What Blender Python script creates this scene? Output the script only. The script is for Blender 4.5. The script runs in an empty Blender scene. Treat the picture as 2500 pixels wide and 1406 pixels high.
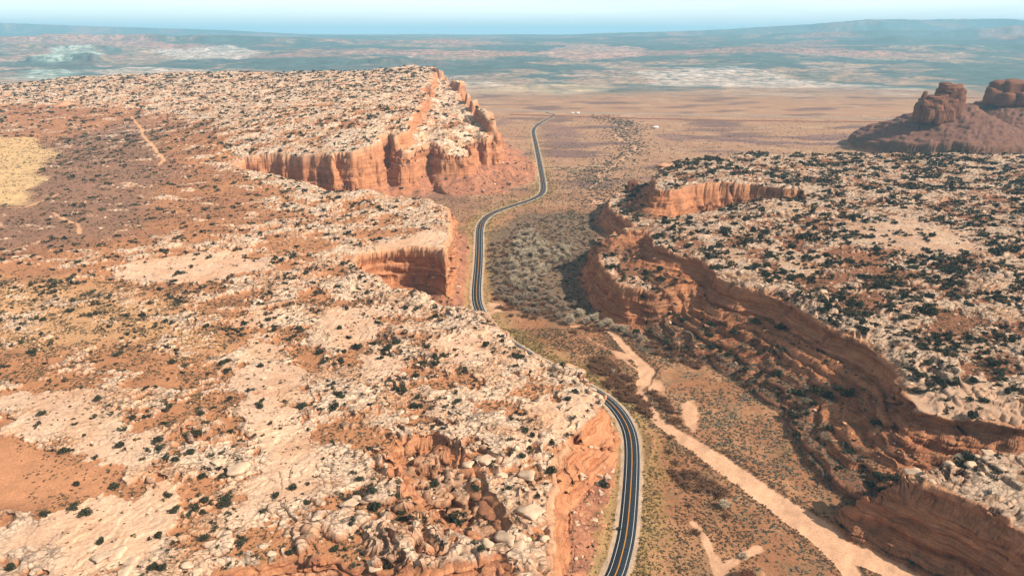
import bpy, math, random
import numpy as np
from mathutils import Vector, Matrix
rad = math.radians
D = bpy.data
scene = bpy.context.scene
COL = scene.collection
f32 = np.float32
random.seed(7)

# ------------------------------------------------------------------ camera
CAMH = 270.0
PITCH = math.atan((703 - 86) / 1680.0)
cam_d = D.cameras.new('camera'); cam = D.objects.new('camera', cam_d); COL.objects.link(cam)
cam.location = (0, 0, CAMH)
cam.rotation_euler = (rad(90) - PITCH, 0, 0)
cam_d.sensor_width = 36; cam_d.lens = 36 * 1680 / 2500.0
cam_d.clip_start = 1; cam_d.clip_end = 200000
scene.camera = cam

# ------------------------------------------------------------------ sky + sun
SUN_EL, SUN_AZ = rad(39), rad(113)          # azimuth clockwise from +Y (view direction)
world = D.worlds.new('World'); scene.world = world; world.use_nodes = True
nt = world.node_tree; nt.nodes.clear()
out = nt.nodes.new('ShaderNodeOutputWorld'); bg = nt.nodes.new('ShaderNodeBackground')
sky = nt.nodes.new('ShaderNodeTexSky'); sky.sky_type = 'NISHITA'; sky.sun_disc = False
sky.sun_elevation = SUN_EL; sky.sun_rotation = SUN_AZ
sky.air_density = 1.0; sky.dust_density = 1.5; sky.ozone_density = 1.0; sky.altitude = 1400
bg.inputs[1].default_value = 0.050
# thin high cloud veil mixed into the sky by direction
tc = nt.nodes.new('ShaderNodeTexCoord'); mp = nt.nodes.new('ShaderNodeMapping'); mp.inputs['Scale'].default_value = (1.6, 1.6, 22)
nz = nt.nodes.new('ShaderNodeTexNoise'); nz.inputs['Scale'].default_value = 2.2; nz.inputs['Detail'].default_value = 5; nz.inputs['Distortion'].default_value = .5
rp = nt.nodes.new('ShaderNodeMapRange'); rp.inputs[1].default_value = .32; rp.inputs[2].default_value = .68; rp.inputs[3].default_value = .5; rp.inputs[4].default_value = .93
mx = nt.nodes.new('ShaderNodeMixRGB'); mx.inputs[2].default_value = (7.6, 7.8, 7.9, 1)
L = nt.links.new
L(tc.outputs['Generated'], mp.inputs[0]); L(mp.outputs[0], nz.inputs['Vector']); L(nz.outputs[0], rp.inputs[0]); L(rp.outputs[0], mx.inputs[0])
sx = nt.nodes.new('ShaderNodeSeparateXYZ'); L(tc.outputs['Generated'], sx.inputs[0])
hr = nt.nodes.new('ShaderNodeMapRange'); hr.inputs[1].default_value = 0; hr.inputs[2].default_value = .22; hr.inputs[3].default_value = 2.9; hr.inputs[4].default_value = .85
L(sx.outputs[2], hr.inputs[0]); vm = nt.nodes.new('ShaderNodeVectorMath'); vm.operation = 'SCALE'
L(mx.outputs[0], vm.inputs[0]); L(hr.outputs[0], vm.inputs['Scale'])
L(sky.outputs[0], mx.inputs[1]); L(vm.outputs[0], bg.inputs[0]); L(bg.outputs[0], out.inputs[0])

sd_ = D.lights.new('sun', 'SUN'); sd_.energy = 5.0; sd_.angle = rad(0.5); sd_.color = (1, .88, .74)
sun = D.objects.new('sun', sd_); COL.objects.link(sun)
sdir = Vector((math.sin(SUN_AZ) * math.cos(SUN_EL), math.cos(SUN_AZ) * math.cos(SUN_EL), math.sin(SUN_EL)))
sun.rotation_euler = sdir.to_track_quat('Z', 'Y').to_euler(); sun.location = sdir * 3000
scene.view_settings.view_transform = 'Standard'; scene.view_settings.look = 'None'
scene.view_settings.exposure = 0.74; scene.view_settings.gamma = 1
scene.cycles.volume_bounces = 0
scene.cycles.max_bounces = 4; scene.cycles.diffuse_bounces = 2; scene.cycles.glossy_bounces = 1
scene.cycles.use_denoising = True

# ------------------------------------------------------------------ helpers
CT, ST = math.cos(PITCH), math.sin(PITCH)
def U(px, py, z=0.0):
    """photo pixel -> world point on the horizontal plane at height z (a real ground position)"""
    u = (px - 1250) / 1680.0; v = (703 - py) / 1680.0
    rz = -ST + v * CT; ry = CT + v * ST
    t = (z - CAMH) / rz
    return (u * t, ry * t, z)
def zat(py, Y):
    v = (703 - py) / 1680.0
    return CAMH + Y * (-ST + v * CT) / (CT + v * ST)
def P(x, y, z):
    """world -> photo pixel"""
    x = np.asarray(x, float); y = np.asarray(y, float); z = np.asarray(z, float) - CAMH
    dep = y * CT - z * ST; up = y * ST + z * CT
    dep = np.maximum(dep, 1e-3)
    return 1250 + 1680 * x / dep, 703 - 1680 * up / dep

_perm = np.random.RandomState(3).permutation(4096).astype(np.int32)
_ga = np.random.RandomState(5).rand(4096).astype(f32) * 2 * np.pi
_gx, _gy = np.cos(_ga).astype(f32), np.sin(_ga).astype(f32)
def _h(ix, iy, s): return _perm[(_perm[(ix + s * 57) & 4095] + iy) & 4095]
def pn(x, y, s=0):
    xf = np.floor(x); yf = np.floor(y); xi = xf.astype(np.int32); yi = yf.astype(np.int32)
    fx = (x - xf).astype(f32); fy = (y - yf).astype(f32)
    u = fx * fx * fx * (fx * (fx * 6 - 15) + 10); v = fy * fy * fy * (fy * (fy * 6 - 15) + 10)
    def g(a, b):
        h = _h(xi + a, yi + b, s); return _gx[h] * (fx - a) + _gy[h] * (fy - b)
    n0 = g(0, 0); n1 = g(1, 0); n0 = n0 + u * (n1 - n0)
    n2 = g(0, 1); n3 = g(1, 1); n2 = n2 + u * (n3 - n2)
    return (n0 + v * (n2 - n0)) * 1.5
def fbm(x, y, lam, o=4, s=0, g=.5):
    a = 1.0; t = 0; n = 0; x = x / lam; y = y / lam
    for i in range(o):
        t = t + a * pn(x, y, s + i * 7); n += a; a *= g; x = x * 2.03 + 11.3; y = y * 2.03 - 7.7
    return t / n * 1.35
def ridged(x, y, lam, o=3, s=0):
    a = 1.0; t = 0; n = 0; x = x / lam; y = y / lam
    for i in range(o):
        t = t + a * (1 - 2.2 * np.abs(pn(x, y, s + i * 5))); n += a; a *= .5; x = x * 2.1 + 3.3; y = y * 2.1 - 5.7
    return t / n
def worley(x, y, lam, s=0, jit=.9):
    x = (x / lam).astype(f32); y = (y / lam).astype(f32)
    xi = np.floor(x).astype(np.int32); yi = np.floor(y).astype(np.int32)
    f1 = np.full(x.shape, 9, f32); f2 = f1.copy(); cid = np.zeros(x.shape, np.int32)
    for a in (-1, 0, 1):
        for b in (-1, 0, 1):
            h = _h(xi + a, yi + b, s)
            cx = xi + a + .5 + jit * .5 * _gx[h]; cy = yi + b + .5 + jit * .5 * _gy[h]
            d = (cx - x) ** 2 + (cy - y) ** 2
            nf = d < f1
            f2 = np.where(nf, f1, np.minimum(f2, d)); cid = np.where(nf, h, cid); f1 = np.where(nf, d, f1)
    return np.sqrt(f1), np.sqrt(f2), cid.astype(f32) / 4096
def ss(a, b, x):
    t = np.clip((x - a) / (b - a), 0, 1); return t * t * (3 - 2 * t)
def mixc(a, b, t): return a + (np.asarray(b, f32) - a) * np.asarray(t, f32)[..., None]

def poly_sd(pts, x, y, attrs=None):
    """signed distance (+ inside) to polygon; attrs interpolated at the nearest edge point"""
    n = len(pts); px = np.array([p[0] for p in pts], f32); py = np.array([p[1] for p in pts], f32)
    best = np.full(x.shape, 1e18, f32); ins = np.zeros(x.shape, bool)
    A = None if attrs is None else np.array(attrs, f32)
    bi = np.zeros(x.shape, np.int32); bt = np.zeros(x.shape, f32)
    for i in range(n):
        j = (i + 1) % n
        ex, ey = px[j] - px[i], py[j] - py[i]; L2 = max(ex * ex + ey * ey, 1e-6)
        wx = x - px[i]; wy = y - py[i]
        t = np.clip((wx * ex + wy * ey) / L2, 0, 1)
        d = (wx - t * ex) ** 2 + (wy - t * ey) ** 2
        m = d < best
        best = np.where(m, d, best)
        if A is not None: bi[m] = i; bt[m] = t[m]
        c = (py[i] <= y) != (py[j] <= y)
        if ey != 0: ins ^= c & (x < ex * (y - py[i]) / ey + px[i])
    sd = np.where(ins, np.sqrt(best), -np.sqrt(best))
    if A is None: return sd
    B = A[(bi + 1) % n]; return sd, A[bi] + (B - A[bi]) * bt[:, None]
def line_d(pts, x, y):
    """distance to polyline with widths (x,y,w): returns d - w/2 style signed value and parameter"""
    best = np.full(x.shape, 1e9, f32)
    for a, b in zip(pts[:-1], pts[1:]):
        ex, ey = b[0] - a[0], b[1] - a[1]; L2 = max(ex * ex + ey * ey, 1e-6)
        wx = x - a[0]; wy = y - a[1]
        t = np.clip((wx * ex + wy * ey) / L2, 0, 1)
        d = np.sqrt((wx - t * ex) ** 2 + (wy - t * ey) ** 2) - (a[2] + (b[2] - a[2]) * t)
        best = np.minimum(best, d)
    return best
def local(pts, x, y, marg, fn, fill):
    """evaluate fn only near the bounding box of pts"""
    xs = [p[0] for p in pts]; ys = [p[1] for p in pts]
    m = (x > min(xs) - marg) & (x < max(xs) + marg) & (y > min(ys) - marg) & (y < max(ys) + marg)
    o = np.full(x.shape, fill, f32)
    if m.any(): o[m] = fn(x[m], y[m])
    return o
def area(pts, z, x, y, feather=6, wob=6, lam=25, seed=91):
    """soft mask of a patch outlined by photo pixels lying at height z"""
    w = [U(a, b, z) for a, b in pts]
    def fn(X, Y):
        s = poly_sd(w, X, Y) + fbm(X, Y, lam, 3, seed) * wob
        return ss(-feather, feather, s)
    return local(w, x, y, 60 + wob, fn, 0)
class TPS:
    def __init__(s, pts):
        p = np.array([U(*q) for q in pts]); s.c = p[:, :2] / 1000; n = len(p)
        K = s.k(((s.c[:, None] - s.c[None]) ** 2).sum(-1)) + np.eye(n) * 1e-4
        A = np.zeros((n + 3, n + 3)); A[:n, :n] = K; A[:n, n] = 1; A[:n, n + 1:] = s.c; A[n, :n] = 1; A[n + 1:, :n] = s.c.T
        s.w = np.linalg.solve(A, np.r_[p[:, 2], 0, 0, 0]); s.zlo = p[:, 2].min() - 12; s.zhi = p[:, 2].max() + 8
    @staticmethod
    def k(r2): return r2 * np.log(r2 + 1e-9)
    def __call__(s, x, y):
        x = x / 1000; y = y / 1000; n = len(s.c)
        o = s.w[n] + s.w[n + 1] * x + s.w[n + 2] * y
        for i in range(n): o = o + s.w[i] * s.k((x - s.c[i, 0]) ** 2 + (y - s.c[i, 1]) ** 2)
        return np.clip(o, s.zlo, s.zhi).astype(f32)

# ------------------------------------------------------------------ lie of the land (outlines traced as ground positions)
DEF = (8, .2, 22)
def outline(rows):
    pts, at = [], []
    cur = DEF
    for r in rows:
        if r[0] == 'A': cur = r[1:]; continue
        if r[0] == 'W': pts.append((r[1], r[2])); at.append(cur)
        else: pts.append(U(*r)[:2]); at.append(cur)
    return pts, at
LEFT = outline([('W', 28, 40), ('W', 26, 200), (1362, 1406, 8), (1360, 1330, 8), (1366, 1240, 9), (1405, 1190, 9), (1450, 1142, 9), (1492, 1098, 5),
    (1503, 1060, 5), (1500, 1012, 25), (1478, 960, 38), (1440, 915, 39), (1395, 888, 40), (1330, 868, 41), (1270, 835, 42), (1215, 795, 43), (1183, 768, 44),
    (1140, 752, 46), (1100, 738, 47), (1040, 718, 48), (990, 703, 49), (940, 683, 50), (900, 655, 51), (866, 630, 52), (885, 619, 52), (930, 612, 52), (1000, 610, 52),
    (1055, 613, 52), (1086, 626, 52), (1096, 600, 53), (1101, 540, 56), (1106, 488, 58), (1060, 480, 57), (1000, 478, 56), (930, 470, 55), (870, 466, 54), (800, 460, 54),
    ('A', 10, .2, 25), (740, 442, 54), (670, 425, 55), (620, 412, 57), (588, 400, 60), (600, 392, 63), (640, 388, 66), (720, 384, 71), (800, 378, 77),
    ('A', 12, .22, 30), (812, 386, 76), (820, 458, 20), (870, 468, 15), (912, 460, 15), (918, 440, 25), (925, 424, 32), (955, 420, 32), (980, 438, 28), (1010, 440, 25),
    ('A', 14, .34, 75), (1025, 418, 30), (1055, 410, 32), (1078, 425, 26), (1138, 430, 24), (1146, 405, 32), (1172, 400, 32), (1190, 413, 24), (1213, 408, 24), ('A', 14, .5, 105), (1214, 380, 34),
    (1178, 330, 60), (1150, 300, 66), (1125, 262, 75), (1100, 236, 80), (1076, 172, 152), (1060, 163, 158), (1000, 162, 156), (900, 172, 150), (700, 175, 146), (500, 175, 140),
    (200, 187, 118), (0, 207, 105), ('W', -6500, 2600), ('W', -6500, 40)])
RIGHT = outline([('A', 6, .5, 40), ('W', 700, 395), (2500, 1045, 46), (2330, 1022, 45), ('A', 6, .58, 64), (2232, 995, 45), (2205, 950, 46), (2185, 905, 47), (2120, 850, 48), (2000, 790, 50), (1900, 730, 52),
    (1800, 702, 53), (1755, 682, 54), (1700, 638, 55), ('A', 7, .55, 30), (1600, 615, 56), (1580, 608, 57), (1592, 585, 57), (1575, 566, 58), (1515, 558, 58), ('A', 9, .3, 20), (1560, 538, 59), (1640, 525, 60), (1740, 510, 61), (1850, 488, 62),
    (1958, 478, 63), (1950, 465, 64), (1850, 455, 65), (1760, 447, 66), (1700, 449, 67), (1640, 460, 67), (1600, 458, 67), ('A', 7, .4, 35), (1588, 440, 68), (1610, 402, 72), (1650, 390, 72),
    (1750, 380, 71), (1850, 372, 71), (2000, 374, 70), (2200, 373, 70), (2500, 376, 70), ('W', 2600, 1300), ('W', 2600, 395)])
LOW1 = outline([('A', 14, .1, 10), (1440, 655, 3), (1446, 700, 3), (1462, 735, 3), (1485, 765, 3), (1530, 786, 3), (1600, 798, 3), (1650, 790, 3), (1720, 740, 25), (1680, 650, 50), (1590, 600, 50), (1500, 575, 20)])
LOW2 = outline([('A', 12, .12, 14), (1478, 548, 3), (1480, 520, 3), (1498, 497, 5), (1530, 470, 14), (1575, 440, 35), (1650, 455, 50), (1650, 520, 40), (1560, 560, 30)])
NEARB = outline([('A', 13, .2, 9), (2112, 1215, 20), (2128, 1170, 34), (2160, 1148, 38), (2230, 1128, 38), (2330, 1100, 40), (2500, 1090, 42), ('W', 420, 366), ('W', 420, 100), ('W', 300, 180), (2500, 1400, 20), (2360, 1330, 18), (2230, 1275, 18), (2150, 1245, 16)])
HL = TPS([(1490, 990, 39), (1420, 910, 41), (1330, 1170, 40), (1290, 1400, 38), (1183, 768, 45), (1086, 626, 53), (1106, 488, 58), (870, 640, 52), (600, 650, 50), (300, 650, 50), (0, 650, 52), (0, 1000, 45),
    (0, 1400, 46), (600, 1000, 43), (600, 1400, 42), (1000, 1000, 41), (0, 420, 56), (300, 430, 56), (590, 400, 61), (800, 462, 54), (1000, 480, 56), (700, 385, 71), (815, 380, 78), (905, 375, 84), (985, 345, 95),
    (1100, 300, 112), (1130, 325, 98), (1200, 348, 84), (1050, 250, 130), (1065, 165, 158), (900, 172, 150), (500, 175, 140), (200, 187, 118), (0, 207, 105), (0, 262, 90), (300, 320, 74), (500, 300, 95), (750, 280, 118), (850, 230, 134)])
HR = TPS([(1620, 395, 72), (1850, 372, 71), (2200, 373, 70), (2500, 376, 70), (1600, 455, 67), (1760, 450, 66), (1950, 470, 64), (1515, 560, 58), (1590, 600, 57), (1755, 680, 54), (1900, 730, 52), (2120, 850, 49),
    (2190, 920, 47), (2230, 1000, 45), (2500, 1040, 47), (2500, 700, 56), (2200, 600, 60), (1800, 560, 60)])
ROADPX = [(1440, 1500), (1475, 1445), (1503, 1406), (1519, 1352), (1531, 1300), (1540, 1200), (1544, 1110), (1540, 1062), (1527, 1028), (1508, 1000), (1487, 978), (1458, 958), (1412, 932), (1350, 899), (1290, 865), (1240, 834),
    (1200, 802), (1174, 765), (1163, 735), (1163, 700), (1168, 650), (1170, 600), (1170, 562), (1176, 541), (1197, 521), (1245, 504), (1290, 490), (1316, 479), (1326, 468), (1327, 450), (1318, 400), (1310, 360), (1303, 330),
    (1301, 318), (1311, 305), (1330, 294), (1348, 285), (1354, 281), (1349, 278.5), (1338, 276.5), (1332, 273.5)]
def smooth_line(pts, step):
    p = np.array(pts, float)
    for _ in range(4):
        q = np.empty((len(p) * 2 - 2 + 2, 2)); q[0] = p[0]; q[-1] = p[-1]
        q[1:-1:2] = .75 * p[:-1] + .25 * p[1:]; q[2:-1:2] = .25 * p[:-1] + .75 * p[1:]; p = q
    s = np.r_[0, np.cumsum(np.hypot(*np.diff(p, axis=0).T))]
    t = np.arange(0, s[-1], step)
    return np.c_[np.interp(t, s, p[:, 0]), np.interp(t, s, p[:, 1])]
ROAD = smooth_line([U(a, b)[:2] for a, b in ROADPX], 5.0)
RLINE = [(p[0], p[1], 0) for p in ROAD[::3]] + [(ROAD[-1][0], ROAD[-1][1], 0)]
def wl(px): return [(U(a, b)[0], U(a, b)[1], w) for a, b, w in px]
WASH = wl([(1395, 796, 1.5), (1440, 795, 2), (1480, 802, 3), (1507, 822, 4), (1535, 855, 5), (1562, 880, 6), (1582, 905, 7), (1572, 935, 5), (1562, 950, 3), (1580, 985, 4.5), (1605, 1020, 5), (1640, 1048, 6), (1680, 1075, 7), (1740, 1112, 8), (1800, 1155, 9),
    (1870, 1205, 9), (1950, 1262, 10), (2030, 1315, 12), (2110, 1350, 12), (2190, 1385, 10), (2260, 1440, 9)])
WASH2 = wl([(1990, 1300, 5), (2030, 1340, 6), (2070, 1380, 6), (2110, 1430, 6)])
TRAIL = wl([(1470, 880, .5), (1420, 812, .6), (1450, 835, .7), (1500, 860, .9), (1520, 875, 1), (1545, 895, 1.2), (1562, 905, 1)])[1:]
TRAILB = wl([(1690, 1275, 1.2), (1715, 1300, 1.8), (1732, 1340, 2.4), (1748, 1375, 3), (1765, 1430, 4)])
TRAILC = wl([(1848, 1340, 3), (1800, 1362, 2.2), (1760, 1395, 3)])
FARWASH = wl([(1440, 460, 2), (1470, 440, 2), (1460, 425, 3), (1500, 405, 5), (1560, 360, 9), (1520, 345, 7), (1500, 330, 5), (1535, 310, 5), (1500, 300, 6)])
PATHA = [(U(a, b, 62)[0], U(a, b, 62)[1], w * 1.15) for a, b, w in [(325, 310, 2), (350, 335, 2.5), (352, 350, 2.5), (380, 375, 2.5), (400, 392, 2.5), (385, 402, 2)]]
PATHB = [(U(a, b, 53)[0], U(a, b, 53)[1], w * 1.1) for a, b, w in [(130, 515, 1), (150, 528, 1.5), (190, 543, 1.8), (193, 565, 1.8)]]
PATHC = [(U(a, b, 55)[0], U(a, b, 55)[1], w * 1.1) for a, b, w in [(0, 500, 1), (60, 497, 1.5), (140, 468, 1)]]
# far ridges: skyline as (px, py) at forward distance Y
RIDGES = [
  (11500, 2200, 2600, [(-900, 92), (0, 90), (100, 88), (120, 83), (400, 84), (430, 89), (500, 86), (580, 87), (720, 92), (900, 98), (1040, 99), (1060, 96), (1110, 97), (1130, 101), (1250, 108), (1500, 118), (1700, 135)], 14),
  (25000, 3000, 3000, [(-1500, 45), (0, 56), (150, 62), (300, 66), (550, 74), (700, 82), (900, 90), (1100, 93), (1250, 93)], 10),
  (21500, 4000, 3500, [(1000, 98), (1250, 95), (1450, 82), (1700, 76), (1900, 64), (2100, 50), (2300, 47), (2430, 46), (2500, 50), (2900, 58), (3300, 66)], 14),
  (15500, 2800, 2600, [(1200, 104), (1400, 92), (1600, 89), (1800, 86), (2000, 79), (2150, 74), (2300, 76), (2380, 70), (2500, 60), (2900, 50), (3300, 58)], 14),
  (12000, 2000, 2000, [(1450, 125), (1600, 106), (1700, 100), (1900, 105), (2030, 96), (2090, 100), (2180, 88), (2240, 97), (2350, 98), (2500, 82), (2800, 72)], 16),
  (9000, 1400, 1300, [(1200, 150), (1330, 126), (1420, 118), (1520, 120), (1580, 128), (1650, 125), (1800, 112), (1950, 118), (2150, 112), (2400, 110), (2800, 104)], 16),
  (8600, 900, 1200, [(-700, 105), (0, 108), (150, 107), (250, 110), (400, 119), (480, 128), (620, 140)], 26),
  (6400, 700, 900, [(-500, 138), (40, 142), (120, 134), (230, 130), (290, 150), (420, 165)], 18),
  (5200, 350, 500, [(0, 185), (80, 172), (150, 170), (220, 182), (300, 195)], 10),
  (6200, 500, 600, [(480, 165), (560, 155), (700, 145), (850, 150), (960, 140), (1100, 150), (1250, 155), (1330, 165), (1370, 166), (1500, 190)], 14)]

def far_height(x, y):
    z = np.interp(y, [0, 4300, 6000, 8000, 12000, 20000, 60000], [0, 0, 25, 62, 130, 215, 420]).astype(f32)
    z += fbm(x, y, 2600, 5, 41) * np.interp(y, [3000, 4500, 8000, 20000], [0, 6, 28, 45]) + ridged(x, y, 420, 5, 61) * np.interp(y, [3600, 5200, 9000], [0, 12, 26])
    px = 1250 + 1680 * x / (y * CT + CAMH * ST)
    hf = np.zeros_like(z)
    for Y0, wf, wb, sky_, na in RIDGES:
        m = (y > Y0 - wf * 1.3) & (y < Y0 + wb * 1.2)
        if not m.any(): continue
        p = px[m]; X = x[m]; Yy = y[m]
        top = zat(np.interp(p, [a for a, _ in sky_], [b for _, b in sky_]), Y0)
        fr = Yy - Y0 + fbm(X, Yy, wf * .6, 4, 77) * wf * .35
        sh = np.where(fr < 0, np.clip(1 + fr / wf, 0, 1), np.clip(1 - fr / wb, 0, 1)).astype(f32)
        # stepped scarp: gentle toe, steep brow
        sh = .55 * sh + .45 * ss(.62, .8, sh)
        edge = ss(sky_[0][0] - 5, sky_[0][0] + 60, p) * (1 - ss(sky_[-1][0] - 60, sky_[-1][0] + 5, p))
        zt = z[m] + (top + ridged(X, Yy, 700, 4, 23) * na - na * .5 - z[m]) * sh * edge
        up = zt > z[m]
        z[m] = np.where(up, zt, z[m]); hf[m] = np.maximum(hf[m], sh * edge)
    return z, hf

def butte(x, y, rock):
    """two talus buttes on the right"""
    z = np.zeros_like(x)
    def cone(cx, cy, R, H, ex=1.0):
        d = np.sqrt(((x - cx) / ex) ** 2 + (y - cy) ** 2) + fbm(x, y, 90, 4, 15) * 16
        return H * np.clip(1 - d / R, 0, 1) ** 1.15
    c1 = U(2310, 290, 74); c2 = U(2520, 262, 90)
    z = np.maximum(cone(c1[0] + 12, c1[1], 225, 96, 1.0), cone(c2[0] + 10, c2[1] + 30, 345, 132, 1.1))
    z = z * (1 + .13 * ridged(x, y, 60, 4, 17) * ss(2, 30, z)) + fbm(x, y, 14, 3, 19) * 2.2 * ss(2, 10, z)
    # dark lower bench under a cliff band
    d1 = np.sqrt(((x - c1[0] - 20) / 1.2) ** 2 + (y - c1[1]) ** 2) + fbm(x, y, 60, 3, 16) * 14
    z = z + 22 * ss(200, 188, d1) * ss(-60, 20, z + 30)
    z = z + ss(6, 0, np.abs(fbm(x, y, 40, 3, 18)) * 10) * 2 * (z > 4)
    return np.maximum(z, 0), c1, c2

BOWL = [(940, 1110), (985, 1083), (1060, 1082), (1120, 1110), (1170, 1150), (1205, 1215), (1250, 1290), (1230, 1330), (1150, 1335), (1080, 1290), (1010, 1235), (950, 1175)]
BOWL2 = [(430, 1440), (560, 1392), (700, 1368), (830, 1365), (940, 1395), (1040, 1398), (1150, 1375), (1230, 1360), (1280, 1440)]
def wobble(X, Y):
    wob = fbm(X, Y, 46, 3, 31) * 5.5 + fbm(X, Y, 11, 3, 33) * 1.1 + np.clip(ridged(X, Y, 27, 2, 35), -1, 1) * 1.2 * (.5 + fbm(X, Y, 60, 2, 36))
    wob = wob + fbm(X, Y, 95, 3, 37) * 15 * ss(1050, 1200, Y) * (X < 30)
    return wob * np.interp(Y, [300, 1000, 1600], [.75, 1.3, 1.6])
def terrain(x, y):
    x = x.astype(f32); y = y.astype(f32); N = x.shape
    z = np.zeros(N, f32); fl = {}
    near = y < 3300
    # floor of the valley and the plain
    fz, hf = far_height(x, y)
    z += fz + fbm(x, y, 60, 4, 1) * .7 * ss(100, 300, y) + fbm(x, y, 9, 3, 2) * .25 * near
    hump = U(1843, 1400, 8); z += 13 * np.exp(-(((x - hump[0]) / 9) ** 2 + ((y - hump[1] + 4) / 10) ** 2) ** 1.4)
    X = x[near]; Y = y[near]; Z = z[near].copy(); n = X.shape
    # amphitheatre floor climbs towards its wall
    am = U(2030, 950, 0); Z += 7 * np.exp(-(((X - am[0]) / 60) ** 2 + ((Y - am[1]) / 70) ** 2))
    wobf = wobble(X, Y)
    # surface relief of the slickrock tops
    und = fbm(X, Y, 150, 3, 3) * 3.2
    rk = fbm(X * .8, Y * 1.1, 38, 6, 5, .60) * 1.2 + .22 * fbm(X, Y, 200, 2, 9)
    st = fbm(X, Y, 95, 4, 11) * 9 + fbm(X, Y, 22, 3, 13) * 1.6
    fr_ = st / 1.5; k = np.floor(fr_); t = fr_ - k
    terr = (k + ss(.0, .13, t)) * 1.5
    wx_ = X + fbm(X, Y, 20, 3, 51) * 6; wy_ = Y + fbm(X, Y, 20, 3, 52) * 6
    f1, f2, cid = worley((wx_ * .87 + wy_ * .5) * .42, (-wx_ * .5 + wy_ * .87) * 1.25, 8.0, 4)
    g1, g2, gid = worley(X + fbm(X, Y, 6, 2, 53) * 1.5, (Y + fbm(X, Y, 6, 2, 54) * 1.5), 3.4, 6)
    return_parts = dict(near=near)
    sps = np.zeros(n, f32); cliff = np.zeros(n, f32); top = np.zeros(n, f32); tal = np.zeros(n, f32); sdm = np.full(n, -999, f32); cap = np.zeros(n, f32)
    side = np.zeros(n, np.int8)
    def tier(ol, H, Z, lab, amp=1.0, slick=0):
        nonlocal cliff, top, tal, sdm, side, cap, sps
        xs = [p[0] for p in ol[0]]; ys = [p[1] for p in ol[0]]
        m = (X > min(xs) - 140) & (X < max(xs) + 140) & (Y > min(ys) - 140) & (Y < max(ys) + 140)
        if not m.any(): return Z
        s, A = poly_sd(ol[0], X[m], Y[m], ol[1])
        s = s + wobf[m] * amp
        w, tf, T = A[:, 0], A[:, 1], A[:, 2]
        h = (H(X[m], Y[m]) if callable(H) else np.full(s.shape, H, f32))
        # rim is rounded and stepped
        rimdrop = 2.6 * np.exp(-np.clip(s, 0, 99) / 7) + 1.6 * np.exp(-np.clip(s - 2, 0, 99) / 22)
        q = np.clip((s + w * .5) / w, 0, 1)
        qq = .14 * q + .86 * (ss(0, .22, q) * .30 + ss(.30, .55, q) * .33 + ss(.62, 1.0, q) * .37)
        pt = np.clip(1 + (s + w * .5) / T, 0, 1)
        talus = tf * (.45 * pt + .55 * pt ** 2)
        if slick:   # benches of smooth rock instead of rubble
            b = talus / np.maximum(tf, .01) * 5 + fbm(X[m], Y[m], 60, 3, 71) * 1.2; kb = np.floor(b)
            talus = tf * np.clip((kb + ss(.0, .3, b - kb) - fbm(X[m], Y[m], 60, 3, 71) * 1.2) / 5, 0, 1) * ss(0, .15, pt)
        prof = np.where(s < -w * .5, talus, tf + (1 - tf) * qq)
        zz = Z[m] + prof * (h - rimdrop * (s > -w) - Z[m])
        up = zz > Z[m] + .02
        Zm = np.where(up, zz, Z[m]); Z = Z.copy(); Z[m] = Zm
        cm = cliff[m]; cm = np.where(up, ss(w * .5 + 2.6, w * .5 + 1.0, s) * ss(-w * .5 - 3, -w * .5, s), cm); cliff[m] = cm
        if slick: sq = sps[m]; sps[m] = np.where(up, ss(.62, .30, pt + fbm(X[m], Y[m], 30, 3, 72) * .35) * (s < -w), sq)
        cp = cap[m]; cp = np.where(up, ss(.80, .93, q) * ss(w * .5 + 3, w * .5, s), cp); cap[m] = cp
        tm = top[m]; tm = np.maximum(np.where(up, 0, tm), ss(0, 3, s)); top[m] = tm
        ta = tal[m]; ta = np.where(up, ss(-w * .5 + 1, -w * .5 - 2, s) * (2 if slick else 1), ta); tal[m] = ta
        a = sdm[m]; sdm[m] = np.where(np.abs(s) < np.abs(a), s, a)
        sm = side[m]; sm[up & (s > -w)] = lab; side[m] = sm
        return Z
    Z = tier(LOW1, 34, Z, 3, .6, 0)
    Z = tier(LOW2, 27, Z, 3, .6, 0)
    Z = tier(RIGHT, lambda a, b: HR(a, b), Z, 2, 1, 1)
    Z = tier(NEARB, lambda a, b: 38 + (a - 200) * .02, Z, 4, .5, 1)
    Z = tier(LEFT, lambda a, b: HL(a, b), Z, 1, 1, 0)
    # tops: masks
    pan = np.zeros(n, f32); pink = np.zeros(n, f32)
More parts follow.
